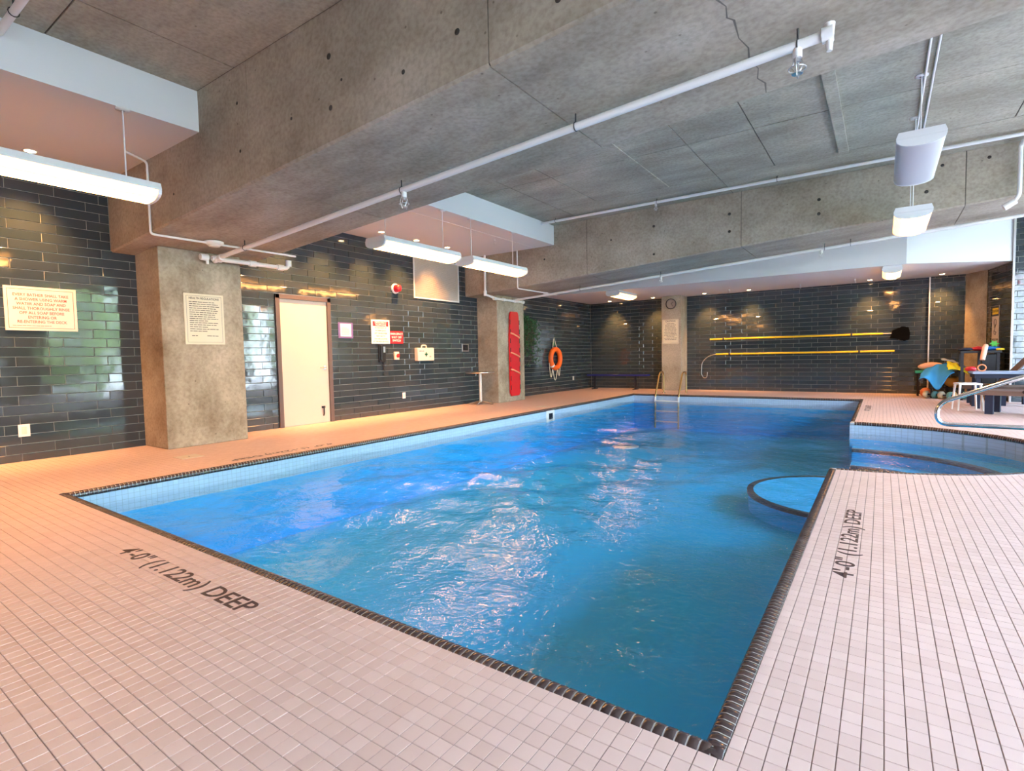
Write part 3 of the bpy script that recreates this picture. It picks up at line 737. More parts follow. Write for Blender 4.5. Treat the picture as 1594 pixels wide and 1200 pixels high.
# 7 yellow caution sign on the return wall
da = math.atan2(15.17-16.5, 2.2-1.97)
s = sign_at('notice_sign', (2.062, 15.95, 1.62), da, label='tall caution sign with a black and yellow header in the far right corner', cat='sign')
MB().box(-0.19, 0.19, -0.012, 0, -0.46, 0.46, b=0.003).build('board', M['pale_sign'], s)
MB().box(-0.185, 0.185, -0.0145, -0.011, 0.23, 0.455).build('header_panel', M['black'], s)
MB().box(-0.165, 0.165, -0.0165, -0.014, 0.27, 0.41, b=0.001).build('header_stripe', M['amber'], s)
text_on(s, 'CAUTION', 0.085, M['ink'], 0, 0.34, y=-0.0172, sx_=0.85)
sy = MB()
sy.tube([(0.065*math.cos(a_), -0.013, 0.09+0.075*math.sin(a_)) for a_ in [2*math.pi*k/20 for k in range(20)]], 0.006, 6, closed=True)
sy.tube([(-0.05, -0.013, -0.02), (0.06, -0.013, 0.06)], 0.007, 6); sy.tube([(0.03, -0.013, 0.03), (-0.03, -0.013, -0.1), (0.06, -0.013, -0.13)], 0.008, 6)
sy.tube([(-0.06+0.0, -0.013, -0.09), (-0.05, -0.013, -0.16), (0.02, -0.013, -0.19), (0.06, -0.013, -0.13)], 0.006, 6)
sy.build('symbol', M['ink'], s)
for i, t in enumerate(['WATCH YOUR', 'STEP']): text_on(s, t, 0.055, M['ink'], 0, -0.29-i*0.08, y=-0.0128, sx_=0.9)

# depth markings set into the deck
DT = '4\'-0" (1.122m) DEEP'
def depth_mark(loc, rz, width, h, label, body=DT):
    me = text_mesh(body, h/0.7, 'CENTER'); xs_ = [v.co.x for v in me.vertices]; w_ = max(xs_)-min(xs_); mid = (max(xs_)+min(xs_))/2
    for v in me.vertices: v.co.x = (v.co.x-mid)*width/w_
    me.materials.clear(); me.materials.append(M['depth_ink'])
    o = link('depth_marking', me, None, loc); o.rotation_euler = (0, 0, rz)
    setp(o, label=label, cat='depth marking')
depth_mark((-3.12, 1.265, 0.0005), 0, 1.45, 0.10, 'dark depth lettering on the near deck tiles along the short pool edge')
depth_mark((-0.145, 3.80, 0.0005), math.pi/2, 1.38, 0.09, 'dark depth lettering on the near right deck beside the long pool edge')
depth_mark((-0.22, 12.63, 0.0005), math.pi/2, 1.2, 0.10, 'dark depth lettering on the far right deck beyond the round bay')
depth_mark((-6.24, 3.85, 0.0005), -math.pi/2, 1.40, 0.10, 'dark depth lettering on the left deck by the concrete column, seen upside down')

# ------------------------------------------------------------------ door
D = MB(); fw = 0.075
D.box(XL-0.01, XL+0.035, DY0, DY0+fw, 0, DZ, b=0.004); D.box(XL-0.01, XL+0.035, DY1-fw, DY1, 0, DZ, b=0.004); D.box(XL-0.01, XL+0.035, DY0, DY1, DZ-fw, DZ, b=0.004)
door = D.build('door_1', M['frame'], kind='structure', label='beige door in a dark metal frame')
MB().box(XL-0.009, XL+0.004, DY0+fw+0.004, DY1-fw-0.004, 0.012, DZ-fw-0.004).build('door_panel', M['door'], door)
dh = MB(); dh.cyl((XL+0.004, 6.09, 1.02), (XL+0.014, 6.09, 1.02), 0.034); dh.tube(fillet([(XL+0.01, 6.09, 1.02), (XL+0.06, 6.09, 1.02), (XL+0.062, 5.96, 1.02)], 0.02), 0.011, 8)
dh.build('door_handle', M['chrome'], door)
ds = MB(); ds.tube([(XL+0.01, 6.03, 0.30), (XL+0.03, 6.03, 0.27), (XL+0.03, 6.03, 0.17), (XL+0.01, 6.03, 0.13)], 0.012, 8); ds.box(XL+0.004, XL+0.02, 5.995, 6.065, 0.27, 0.31)
ds.build('door_stop', M['black'], door)

# ------------------------------------------------------------------ things on the left wall
def outlet(y, z, label, w_=0.085, h_=0.13):
    r = empty('wall_plate', (XL+0.001, y, z), LEFTW, label=label, cat='wall plate', group='small wall plates on the tile walls')
    MB().box(-w_/2, w_/2, -0.008, 0, -h_/2, h_/2, b=0.003).build('plate', M['white_plastic'], r)
    MB().box(-w_*0.22, w_*0.22, -0.0095, -0.007, -h_*0.3, h_*0.3, b=0.001).build('insert', M['pale_sign'], r)
outlet(1.845, 0.375, 'white wall plate low on the tiles at far left, under the shower sign', 0.11, 0.15)
outlet(8.06, 0.36, 'white wall plate low on the tiles between the door and the round table')
outlet(15.75, 0.40, 'white wall plate low on the tiles right of the orange lifebuoy')
r = empty('fire_alarm', (XL+0.001, 7.90, 2.64), LEFTW, label='round red fire alarm beacon high on the tile wall left of the louvred vent', cat='alarm')
MB().lathe([(0.0001, 0.03), (0.10, 0.03), (0.105, 0.02), (0.11, 0.0)], 24, Matrix.Rotation(math.pi/2, 4, 'X')).build('base', M['white_plastic'], r)
MB().lathe([(0.0001, 0.15), (0.05, 0.145), (0.075, 0.12), (0.08, 0.03)], 24, Matrix.Rotation(math.pi/2, 4, 'X')).build('lens', M['red'], r)
r = empty('wall_telephone', (XL+0.001, 7.46, 1.27), LEFTW, label='black wall telephone hanging below the emergency telephone sign', cat='telephone')
MB().box(-0.085, 0.085, -0.05, 0, -0.18, 0.18, b=0.012).build('body', M['black'], r)
MB().box(-0.075, -0.025, -0.095, -0.052, -0.15, 0.17, b=0.014).build('handset', M['black'], r)
MB().box(0.02, 0.07, -0.056, -0.05, 0.02, 0.14, b=0.002).build('keypad', M['steel'], r)
c_ = MB(); c_.tube([(0.03+0.02*math.cos(k*0.9), -0.03+0.012*math.sin(k*0.9), -0.18-k*0.0065) for k in range(44)], 0.006, 6); c_.build('cord', M['black'], r)
r = empty('stop_button', (XL+0.001, 7.86, 1.22), LEFTW, label='cream box with a red mushroom push button under the red sign', cat='switch')
MB().box(-0.06, 0.06, -0.045, 0, -0.085, 0.085, b=0.006).build('box', M['pale_sign'], r)
MB().lathe([(0.0001, 0.095), (0.032, 0.09), (0.04, 0.075), (0.038, 0.066), (0.018, 0.06), (0.018, 0.04)], 18, Matrix.Rotation(math.pi/2, 4, 'X')).build('button', M['red'], r)
r = empty('first_aid_kit', (XL+0.001, 8.67, 1.10), LEFTW, label='cream first aid case with a handle and green cross on the tile wall', cat='first aid kit')
MB().box(-0.26, 0.26, -0.11, 0, 0.0, 0.29, b=0.018).build('case', M['pale_sign'], r)
h_ = MB(); h_.tube(fillet([(-0.09, -0.055, 0.28), (-0.085, -0.055, 0.345), (0.06, -0.055, 0.345), (0.065, -0.055, 0.28)], 0.03), 0.014, 8); h_.build('handle', M['pale_sign'], r)
MB().box(-0.045, 0.045, -0.113, -0.109, 0.13, 0.16).box(-0.015, 0.015, -0.113, -0.109, 0.10, 0.19).build('cross', mat('cross_green', (0.02, 0.22, 0.08), 0.5), r)
text_on(r, 'FIRST AID', 0.036, M['ink'], -0.14, 0.215, y=-0.1115, name='lettering'); text_on(r, 'KIT', 0.036, M['ink'], 0.13, 0.09, y=-0.1115)
r = empty('wall_control', (XL+0.001, 10.16, 1.40), LEFTW, label='small square steel framed dark control panel left of the round table column', cat='control panel')
MB().box(-0.13, 0.13, -0.012, 0, -0.10, 0.10, b=0.003).build('frame', M['steel'], r)
MB().box(-0.095, 0.095, -0.016, -0.01, -0.07, 0.07).build('panel', M['black'], r)
MB().lathe([(0.0001, 0.03), (0.028, 0.028), (0.03, 0.012)], 16, Matrix.Rotation(math.pi/2, 4, 'X')).build('knob', M['black_metal'], r)
# louvred vent
r = empty('wall_vent', (XL+0.001, 9.2, 2.95), LEFTW, label='large louvred return air vent under the soffit', cat='vent')
vm = MB(); W_, H_ = 0.76, 0.46
vm.box(-W_, W_, -0.02, 0, H_-0.03, H_, b=0.003); vm.box(-W_, W_, -0.02, 0, -H_, -H_+0.03, b=0.003); vm.box(-W_, -W_+0.03, -0.02, 0, -H_+0.03, H_-0.03, b=0.003); vm.box(W_-0.03, W_, -0.02, 0, -H_+0.03, H_-0.03, b=0.003)
vm.build('frame', M['white_paint'], r)
MB().box(-W_+0.03, W_-0.03, -0.004, 0, -H_+0.03, H_-0.03).build('backing', M['groove'], r)
sm_ = MB().box(-W_+0.03, W_-0.03, -0.012, 0.010, -0.0015, 0.0015, M=Matrix.Rotation(math.radians(-40), 4, 'X'))
k0 = None
for k in range(40):
    z = -H_+0.042+k*(2*H_-0.08)/39
    if k0 is None: k0 = sm_.build('slat', M['louvre'], r); o = k0
    else: o = k0.copy(); COL.objects.link(o)
    o.location = (0, -0.012, z)
# spine board
r = empty('spine_board', (-7.868, 11.34, 0.14), LEFTW, label='long red rescue spine board strapped upright on the concrete column', cat='spine board')
bb = MB(); prof = [(-0.17, 0.0), (0.17, 0.0), (0.225, 0.08), (0.235, 1.5), (0.19, 2.1), (0.15, 2.17), (-0.15, 2.17), (-0.19, 2.1), (-0.235, 1.5), (-0.225, 0.08)]
bm = bmesh.new(); vv = [bm.verts.new((x, -0.015, z)) for x, z in prof]; bm.faces.new(vv)
ex = bmesh.ops.extrude_face_region(bm, geom=bm.faces[:]); bmesh.ops.translate(bm, vec=(0, -0.045, 0), verts=[e for e in ex['geom'] if isinstance(e, bmesh.types.BMVert)])
bmesh.ops.recalc_face_normals(bm, faces=bm.faces[:]); bmesh.ops.bevel(bm, geom=[e for e in bm.edges], offset=0.012, segments=2, affect='EDGES')
me = bpy.data.meshes.new('board'); bm.to_mesh(me); bm.free(); me.materials.append(M['red']); link('board', me, r)
for sx_ in (-1, 1):
    for k in range(8):
        z = 0.22+k*0.24
        MB().box(sx_*0.205-0.014, sx_*0.205+0.014, -0.0635, -0.059, z-0.06, z+0.06, b=0.002).build('hand_hole', M['black'], r)
for z in (0.62, 1.05, 1.55):
    MB().tube([(-0.2, -0.05, z+0.07), (-0.12, -0.085, z+0.05), (0.1, -0.085, z-0.02), (0.22, -0.05, z-0.05)], 0.022, 8).build('strap', mat('strap', (0.85, 0.35, 0.2), 0.6), r)
MB().box(-0.1, 0.1, -0.014, 0, 1.9, 2.0).build('bracket', M['steel'], r)

# hanging greenery behind the column
r = empty('hanging_plant', (-8.42, 12.6, 2.2), label='dark green leafy trailing plant hanging behind the spine board column', cat='plant')
MB().lathe([(0.0001, -0.18), (0.09, -0.17), (0.13, 0.0), (0.12, 0.0), (0.08, -0.15), (0.0001, -0.15)], 18).build('pot', M['black'], r)
lf = MB(); st = MB()
for k in range(34):
    a_ = rnd.uniform(-1.5, 1.5); x = rnd.uniform(0, 0.35); y = rnd.uniform(-0.3, 0.32); ln = rnd.uniform(0.5, 1.5)
    pts = [(0, 0, 0)]
    for q in range(1, 8):
        t = q/7; pts.append((x*min(1, t*2.2)+rnd.gauss(0, 0.015), y*min(1, t*2.4)+rnd.gauss(0, 0.02), 0.06*math.sin(t*3)-ln*t*t*0.9-0.02*t))
    st.tube(pts, 0.004, 4)
    for q in range(1, 8):
        for _ in range(5):
            c = Vector(pts[q])+Vector((rnd.gauss(0, 0.04), rnd.gauss(0, 0.05), rnd.gauss(0, 0.05))); 
            d = Vector((rnd.gauss(0, 1), rnd.gauss(0, 1), rnd.gauss(-0.7, 0.6))).normalized(); n_ = d.cross(Vector((rnd.gauss(0, 1), rnd.gauss(0, 1), 1))).normalized(); l_ = rnd.uniform(0.05, 0.10)
            m_ = c+d*l_*0.45; u_ = d.cross(n_)*0.012
            lf.add([c, m_+n_*l_*0.3, c+d*l_, m_-n_*l_*0.3, m_+u_], [(0, 1, 4), (1, 2, 4), (2, 3, 4), (3, 0, 4)])
st.build('stem', M['bark'], r); lf.build('foliage', M['leaf'], r, kind='stuff')
# lifebuoy
r = empty('lifebuoy', (XL+0.012, 14.42, 1.07), LEFTW, label='orange ring lifebuoy with white rope hung on the left tile wall', cat='lifebuoy')
bu = MB(); R_ = 0.29
bu.tube([(R_*math.cos(2*math.pi*k/40), -0.085, R_*math.sin(2*math.pi*k/40)) for k in range(40)], 0.078, 14, closed=True); bu.build('ring', M['orange'], r)
for k in range(4):
    a_ = math.pi/4+k*math.pi/2
    MB().tube([(R_*math.cos(a_+t), -0.085, R_*math.sin(a_+t)) for t in (-0.09, -0.03, 0.03, 0.09)], 0.081, 14).build('band', M['white_plastic'] if k == 2 else M['orange'], r)
rp = MB()
for k in range(3):
    a0 = math.radians(200+k*50); a1 = math.radians(245+k*50)
    p0 = Vector((R_*1.25*math.cos(a0), -0.06, R_*1.25*math.sin(a0))); p1 = Vector((R_*1.25*math.cos(a1), -0.06, R_*1.25*math.sin(a1)))
    rp.tube([p0*(1-t)+p1*t+Vector((0, 0, -0.34*math.sin(math.pi*t))) for t in [i/10 for i in range(11)]], 0.012, 6)
rp.tube([(-0.12, -0.06, 0.30), (-0.03, -0.04, 0.60), (0.02, -0.03, 0.66), (0.06, -0.05, 0.5), (0.18, -0.06, 0.28)], 0.012, 6)
rp.build('rope', M['rope'], r)
MB().box(-0.05, 0.09, -0.035, 0, 0.40, 0.52, b=0.01).build('hook', M['leaf'], r)

# round bar table near the column
r = empty('round_table', (-8.09, 10.22, 0), label='small round table with a single white post in front of the concrete column', cat='table')
MB().lathe([(0.0001, 0.765), (0.35, 0.765), (0.36, 0.775), (0.36, 0.79), (0.35, 0.80), (0.0001, 0.80)], 40).build('tabletop', M['steel'], r)
MB().lathe([(0.05, 0.06), (0.032, 0.08), (0.032, 0.765)], 20).build('post', M['white_plastic'], r)
for k in range(4):
    a_ = math.radians(20+k*90); c, s_ = math.cos(a_), math.sin(a_)
    MB().tube([(0.03*c, 0.03*s_, 0.075), (0.18*c, 0.18*s_, 0.045), (0.31*c, 0.31*s_, 0.016)], [0.026, 0.02, 0.015], 8).build('foot', M['steel'], r)

# blue bench on the back wall
r = empty('bench', (-7.25, 16.55, 0), label='long low dark blue bench against the back wall in the left corner', cat='bench')
MB().box(-1.05, 1.05, -0.2, 0.2, 0.45, 0.5, b=0.012).build('seat', M['blue_bench'], r)
for x in (-0.85, 0.62):
    l_ = MB(); l_.box(x-0.03, x+0.03, -0.03, 0.03, 0.02, 0.45); l_.box(x-0.03, x+0.03, -0.2, 0.2, 0, 0.025, b=0.004); l_.build('leg', M['black_metal'], r)
MB().box(-0.15, 0.02, -0.1, 0.0, 0.5, 0.504).build('paper', M['white_plastic'], r)

# clock
r = empty('wall_clock', (-5.43, 16.5, 2.70), label='round grey wall clock high on the back pilaster', cat='clock')
RX = Matrix.Rotation(math.pi/2, 4, 'X')
MB().lathe([(0.16, 0.0), (0.165, 0.03), (0.145, 0.035), (0.14, 0.02)], 32, RX).build('rim', M['black_metal'], r)
MB().lathe([(0.0001, 0.015), (0.145, 0.015)], 32, RX).build('face', mat('clock_face', (0.32, 0.27, 0.23), 0.4), r)
MB().box(-0.006, 0.006, -0.021, -0.018, 0, 0.09, M=Matrix.Rotation(math.radians(50), 4, 'Y')).build('hour_hand', M['black'], r)
MB().box(-0.004, 0.004, -0.024, -0.021, 0, 0.12, M=Matrix.Rotation(math.radians(140), 4, 'Y')).build('minute_hand', M['black'], r)

# poles on the back wall
r = empty('skimmer_net', (-4.40, YB-0.06, 1.57), label='upper yellow pole with a black leaf net on the back wall', cat='pool net')
MB().cyl((0, 0, 0), (4.4, 0, 0.0), 0.026, n=12).build('pole', M['yellow'], r)
MB().cyl((4.4, 0, 0.0), (4.58, 0, 0), 0.016, n=8).build('ferrule', M['steel'], r)
MB().prism([(4.54, -0.13), (4.60, 0.08), (4.66, 0.10), (4.80, 0.17), (4.93, 0.15), (4.97, 0.0), (4.95, -0.17), (4.85, -0.20), (4.68, -0.13)], -0.035, 0.035, M=Matrix.Rotation(math.pi/2, 4, 'X')).build('net_bag', M['grey_net'], r)
for x in (0.4, 3.7): MB().box(x-0.02, x+0.02, -0.03, 0.055, -0.035, 0.035, b=0.005).build('clip', M['black'], r)
r = empty('rescue_hook', (-4.22, YB-0.06, 1.11), label='lower yellow pole ending in a curved grey rescue hook', cat='rescue pole')
MB().cyl((0, 0, 0), (4.47, 0, 0.0), 0.026, n=12).build('pole', M['yellow'], r)
MB().tube(fillet([(0.05, 0, 0), (-0.18, 0, -0.03), (-0.42, 0, -0.22), (-0.44, 0, -0.62), (-0.36, 0, -0.74), (-0.27, 0, -0.72), (-0.25, 0, -0.55)], 0.15, 6), 0.014, 8).build('hook', M['steel'], r)
for x in (0.4, 3.7): MB().box(x-0.02, x+0.02, -0.03, 0.055, -0.035, 0.035, b=0.005).build('clip', M['black'], r)

# ladder at the far end
r = empty('pool_ladder', (-4.97, 14.8, 0), label='short steel ladder at the far end of the pool', cat='ladder')
for x in (-0.33, 0.33):
    MB().tube(fillet([(x, 0.62, 0), (x, 0.60, 0.62), (x, 0.28, 0.62), (x, -0.10, -0.05), (x, -0.12, -0.95)], 0.12, 6), 0.024, 10).build('rail', M['warm_lit_steel'], r, label='steel rail glowing brassy above the deck')
    MB().lathe([(0.05, 0.0), (0.045, 0.012), (0.025, 0.02)], 16, Matrix.Translation((x, 0.62, 0))).build('anchor', M['chrome'], r)
    MB().tube([(x, -0.105, -0.06), (x, -0.118, -0.20)], 0.03, 10).build('sleeve', M['white_plastic'], r)
for z in (-0.19, -0.48, -0.77): MB().box(-0.33, 0.33, -0.17, -0.08, z, z+0.025, b=0.006).build('tread', M['white_plastic'], r)

# step handrail over the round bay
r = empty('handrail', (2.3, 8.04, 0), label='polished steel loop handrail over the steps of the round bay', cat='handrail')
MB().tube(fillet([(0.25, 0, 0), (0.25, 0, 1.0), (-0.9, 0, 0.875), (-1.76, 0, 0.50), (-1.76, 0, 0.255), (-0.35, 0, 0.255), (-0.1, 0, 0.24), (-0.1, 0, 0)], 0.24, 8), 0.025, 14).build('rail', M['chrome'], r)
for x in (0.25, -0.1): MB().lathe([(0.06, 0.0), (0.055, 0.012), (0.03, 0.02)], 16, Matrix.Translation((x, 0, 0))).build('flange', M['chrome'], r)

# ------------------------------------------------------------------ ceiling lamps
def linear_lamp(x, y0, z, ln, label, rods=True, ztop=3.58, lit=True, wd=0.42, off=None, cn='lamps hung in line above the left pool edge'):
    r = empty('pendant_lamp' if rods else 'ceiling_lamp', (x, y0, z), label=label, cat='lamp', group=cn)
    w2 = wd/2; n = 10
    body = [(-w2, 0.135), (-w2+0.02, 0.19), (w2-0.02, 0.19), (w2, 0.135), (w2-0.005, 0.12), (-w2+0.005, 0.12)]
    hb = MB(); vs = [(p, 0, q) for p, q in body]+[(p, ln, q) for p, q in body]; m_ = len(body)
    hb.add(vs, [tuple(range(m_)), tuple(range(2*m_-1, m_-1, -1))]+[(i, m_+i, m_+(i+1) % m_, (i+1) % m_) for i in range(m_)]); hb.build('housing', M['white_paint'], r)
    arc_ = [(-w2*math.cos(math.pi*k/n)*0.97, 0.122-0.088*math.sin(math.pi*k/n)**0.8) for k in range(n+1)]
    lb = MB(); vs = [(p, 0.03, q) for p, q in arc_]+[(p, ln-0.03, q) for p, q in arc_]; m_ = n+1
    lb.add(vs, [(i, i+1, m_+i+1, m_+i) for i in range(n)], True); lo_ = lb.build('lens', M['lens'] if lit else M['lens_off'], r)
    if lit:
        lo_.data.materials.append(M['lens_edge'])
        for f_ in lo_.data.polygons:
            if f_.index < 3 or f_.index > 6: f_.material_index = 1
    for yy in (0.0, ln-0.03):
        e = MB(); pp = arc_; k_ = len(pp); vs = [(p*1.03, yy, q-0.004) for p, q in pp]+[(p*1.03, yy+0.03, q-0.004) for p, q in pp]
        e.add(vs, [tuple(range(k_)), tuple(range(2*k_-1, k_-1, -1))]+[(i, k_+i, k_+(i+1) % k_, (i+1) % k_) for i in range(k_)]); e.build('end_cap', M['white_paint'], r)
    if rods:
        for yy in (0.2, ln-0.22):
            MB().cyl((0, yy, 0.18), (0, yy, ztop-z), 0.007, n=8).build('rod', M['pipe'], r)
            MB().lathe([(0.06, ztop-z), (0.058, ztop-z-0.012), (0.02, ztop-z-0.02)], 20, Matrix.Translation((0, yy, 0))).build('canopy', M['white_paint'], r)
    return r
linear_lamp(-5.98, -1.3, 2.71, 1.66, 'unseen lit pendant lamp added beside the camera to warm the near deck')  # unseen lamp, added to warm the near left deck
linear_lamp(-5.98, 0.72, 2.71, 1.66, 'lit pendant lamp cut by the left edge of the picture')
linear_lamp(-5.98, 5.20, 2.71, 1.66, 'lit pendant lamp between the beams, the nearer of the pair')
linear_lamp(-5.98, 7.18, 2.71, 1.70, 'lit pendant lamp between the beams, the farther one in front of the column')
linear_lamp(-6.25, 13.95, 2.76, 1.3, 'lit flat lamp fixed under the back soffit at left', rods=False, cn='lamps fixed under the back soffit')
linear_lamp(0.29, 6.95, 3.20, 1.65, 'unlit grey pendant lamp nearest on the right', ztop=4.0, lit=False, cn='lamps hung in line above the right pool edge')
linear_lamp(0.30, 8.80, 2.83, 1.35, 'glowing pendant lamp below and behind the unlit grey one', ztop=4.0, cn='lamps hung in line above the right pool edge')
linear_lamp(0.14, 14.15, 2.76, 1.3, 'lit lamp fixed under the back soffit at right', rods=False, wd=0.36, cn='lamps fixed under the back soffit')
# the unlit lamp's ceiling conduit
r = empty('surface_conduit', (0.32, 6.3, 4.0), label='pair of white conduits running along the slab above the right hand lamps', cat='conduit')
for dx in (0, 0.07): MB().cyl((dx, -1.7, -0.014), (dx, 2.85, -0.014), 0.011, n=8).build('tube', M['pipe'], r)

# downlights: recessed rings with a bulb, each a real spot
def downlight(x, y, z, k, label, grp, first=[None]):
    if first[0] is None:
        r = empty('downlight', (x, y, z), label=label, cat='downlight', group=grp)
        MB().lathe([(0.075, 0.0), (0.072, -0.006), (0.055, -0.004), (0.05, 0.0)], 20).build('ring', M['white_paint'], r)
        MB().lathe([(0.052, -0.002), (0.0001, -0.002)], 16).build('bulb', M['bulb'], r)
        first[0] = r
    else:
        r = copy_tree(first[0]); r.location = (x, y, z); r['label'] = label; r['group'] = grp
    ld = bpy.data.lights.new('downlight_spot', 'SPOT'); ld.energy = SPOT*k; ld.color = (1.0, 0.45, 0.14); ld.spot_size = math.radians(74); ld.spot_blend = 1.0; ld.shadow_soft_size = 0.045
    lo = bpy.data.objects.new('downlight_spot', ld); COL.objects.link(lo); lo.location = (x, y, z-0.02)
    lo.rotation_euler = Vector((0.36, 0, 0.93) if x < -7.8 else (0, -0.36, 0.93)).to_track_quat('Z', 'Y').to_euler()   # wall washers tilt towards the tiles
for y, t in ((0.1, 'farther behind the camera'), (1.02, 'just outside the picture')): downlight(-7.95, y, 3.58, 1, 'recessed downlight in the near left soffit, '+t, 'downlights in the near left soffit')
downlight(-7.95, 1.94, 3.58, 1, 'recessed downlight glowing at the left edge above the near lamp', 'downlights in the near left soffit')
for y, t in ((5.2, 'hidden first'), (6.12, 'second'), (7.04, 'third'), (7.97, 'fourth'), (8.91, 'fifth')):
    downlight(-7.9, y, 3.58, 1, t.replace('hidden ', '').capitalize()+' recessed downlight from the near beam in the left soffit', 'downlights in the soffit between the beams')
for x, t in ((-7.55, 'leftmost, over the blue bench'), (-6.05, 'just left of the clock pilaster'), (-4.45, 'just right of the clock pilaster'), (-3.2, 'over the yellow poles, left of centre'), (-0.30, 'over the right end of the yellow poles'), (1.15, 'over the short bright tile strip at right')):
    downlight(x, 16.62, 2.95, 0.55, 'back soffit downlight '+t, 'downlights in the back soffit')

# ------------------------------------------------------------------ sprinkler pipes and conduits
def sprinkler(r, p, s_=1.0, up=True):
    p = Vector(p); mb = MB(); mb.cyl(p, p+Vector((0, 0, -0.045*s_)), 0.022*s_, n=10); mb.build('fitting', M['pipe'], r)
    hd = MB(); q = p+Vector((0, 0, -0.045*s_))
    hd.cyl(q, q+Vector((0, 0, -0.02*s_)), 0.014*s_, n=8)
    for sx_ in (-1, 1): hd.tube([q+Vector((0.014*sx_*s_, 0, -0.01)), q+Vector((0.026*sx_*s_, 0, -0.04*s_)), q+Vector((0.006*sx_*s_, 0, -0.07*s_))], 0.004*s_, 6)
    hd.cyl(q+Vector((0, 0, -0.07*s_)), q+Vector((0, 0, -0.076*s_)), 0.026*s_, n=10)
    for sy_ in (-1, 1): hd.tube([q+Vector((0, 0.03*sy_*s_, 0.0)), q+Vector((0, 0.045*sy_*s_, -0.04*s_)), q+Vector((0, 0.02*sy_*s_, -0.09*s_))], 0.003*s_, 5)
    hd.tube([q+Vector((0.04*math.cos(a_)*s_, 0.04*math.sin(a_)*s_, -0.05*s_)) for a_ in [k*math.pi/6 for k in range(12)]], 0.003*s_, 5, closed=True)
    hd.build('sprinkler_head', M['steel'], r)
def hanger(r, p, up=0.1):
    mb = MB(); p = Vector(p); mb.tube([p+Vector((0, 0.034*math.cos(a_), 0.034*math.sin(a_))) for a_ in [k*math.pi/6 for k in range(12)]], 0.004, 5, closed=True); mb.cyl(p+Vector((0, 0, 0.03)), p+Vector((0, 0, up)), 0.006, n=6)
    mb.build('hanger', M['black_metal'], r)
# pipe 1 below the near beam
P1 = lambda x, y=3.80: (x, y, zb(x)-0.10)
r = empty('sprinkler_pipe', P1(-7.6), label='white sprinkler pipe running under the near beam from the column', cat='pipe')
def rel(r, pts): return [Vector(p)-r.location for p in pts]
MB().tube(rel(r, [P1(-7.6), P1(-0.29)]), 0.030, 14).build('pipe', M['pipe'], r)
MB().tube(rel(r, fillet([(-7.62, 3.72, 2.59), (-7.62, 4.72, 2.59), (-7.62, 4.86, 2.59), (-7.62, 4.88, 2.69)], 0.06)), 0.032, 12).build('branch', M['pipe'], r)
for y in (3.62, 4.30, 4.74): MB().tube(rel(r, [(-7.62, y-0.05, 2.59), (-7.62, y+0.05, 2.59)]), 0.045, 12).build('coupling', M['pipe'], r)
MB().tube(rel(r, [(-7.62, 4.88, 2.62), (-7.62, 4.88, 2.71)]), 0.045, 12).build('coupling', M['pipe'], r)
MB().tube(rel(r, [(-7.62, 3.66, 2.59), (-7.62, 3.66, 2.50)]), 0.02, 8).build('drain_plug', M['pipe'], r)
MB().tube(rel(r, [(-7.62, 3.75, 2.59), (-7.62, 3.85, 2.59)]), 0.046, 12).tube(rel(r, [(-7.5, 3.80, 2.60), (-7.7, 3.80, 2.585)]), 0.045, 10).build('tee', M['pipe'], r)
ec = MB(); ec.tube(rel(r, [(-0.33, 3.8, zb(-0.33)-0.10), (-0.27, 3.8, zb(-0.27)-0.1)]), 0.045, 12); ec.tube(rel(r, [(-0.29, 3.8, zb(-0.29)-0.04), (-0.29, 3.8, zb(-0.29)-0.20)]), [0.03, 0.016], 10); ec.build('end_cap', M['pipe'], r)
for x in (-6.9, -3.95, -2.0, -0.46): hanger(r, Vector(P1(x))-r.location, 0.1)
for x in (-3.92, -0.46): sprinkler(r, Vector(P1(x))-r.location+Vector((0, 0, -0.02)), 1.25)
# pipe 2 along the slab in front of the far beam
r = empty('sprinkler_pipe', (-6.3, 9.62, 3.90), label='white sprinkler pipe under the slab in front of the far beam', cat='pipe')
ZP = 4.02
r.location = (-6.05, 9.7, 3.94)
MB().tube([(0, 0, 0), (11.0, 0, 0.0)], 0.026, 12).build('pipe', M['pipe'], r)
for x in (0.45, 2.6, 4.6, 7.8): hanger(r, (x, 0, 0), 0.06)
for x in (2.58,): sprinkler(r, (x, 0, -0.02), 1.0)
# pipe 3 below the far beam
P3 = lambda x, y=11.33: (x, y, zb(x)-0.09)
r = empty('sprinkler_pipe', P3(-7.75), label='white sprinkler pipe under the far beam starting at the spine board column', cat='pipe')
MB().tube(rel(r, [P3(-7.75), P3(4.8)]), 0.028, 12).build('pipe', M['pipe'], r)
MB().tube(rel(r, [(-7.79, 10.45, 2.58), (-7.79, 11.75, 2.58)]), 0.028, 12).build('branch', M['pipe'], r)
for y in (10.47, 10.85, 11.33, 11.7): MB().tube(rel(r, [(-7.79, y-0.05, 2.58), (-7.79, y+0.05, 2.58)]), 0.042, 12).build('coupling', M['pipe'], r)
MB().tube(rel(r, [(-7.79, 11.5, 2.58), (-7.79, 11.5, 2.66)]), 0.03, 8).build('riser', M['pipe'], r)
for x in (-5.9, -3.95, -0.9, -0.5): hanger(r, Vector(P3(x))-r.location, 0.09)
for x in (-3.95, -0.95): sprinkler(r, Vector(P3(x))-r.location+Vector((0, 0, -0.02)), 1.1)
r = empty('sprinkler_pipe', (-7.0, 1.30, 3.86), label='white pipe crossing the extreme top left corner of the picture', cat='pipe')
MB().tube([(1.08, 0, 0), (12.0, 0.0, 0)], 0.028, 12).build('pipe', M['pipe'], r)
for x in (1.5, 4.5, 8.0): hanger(r, (x, 0, 0), 0.13)
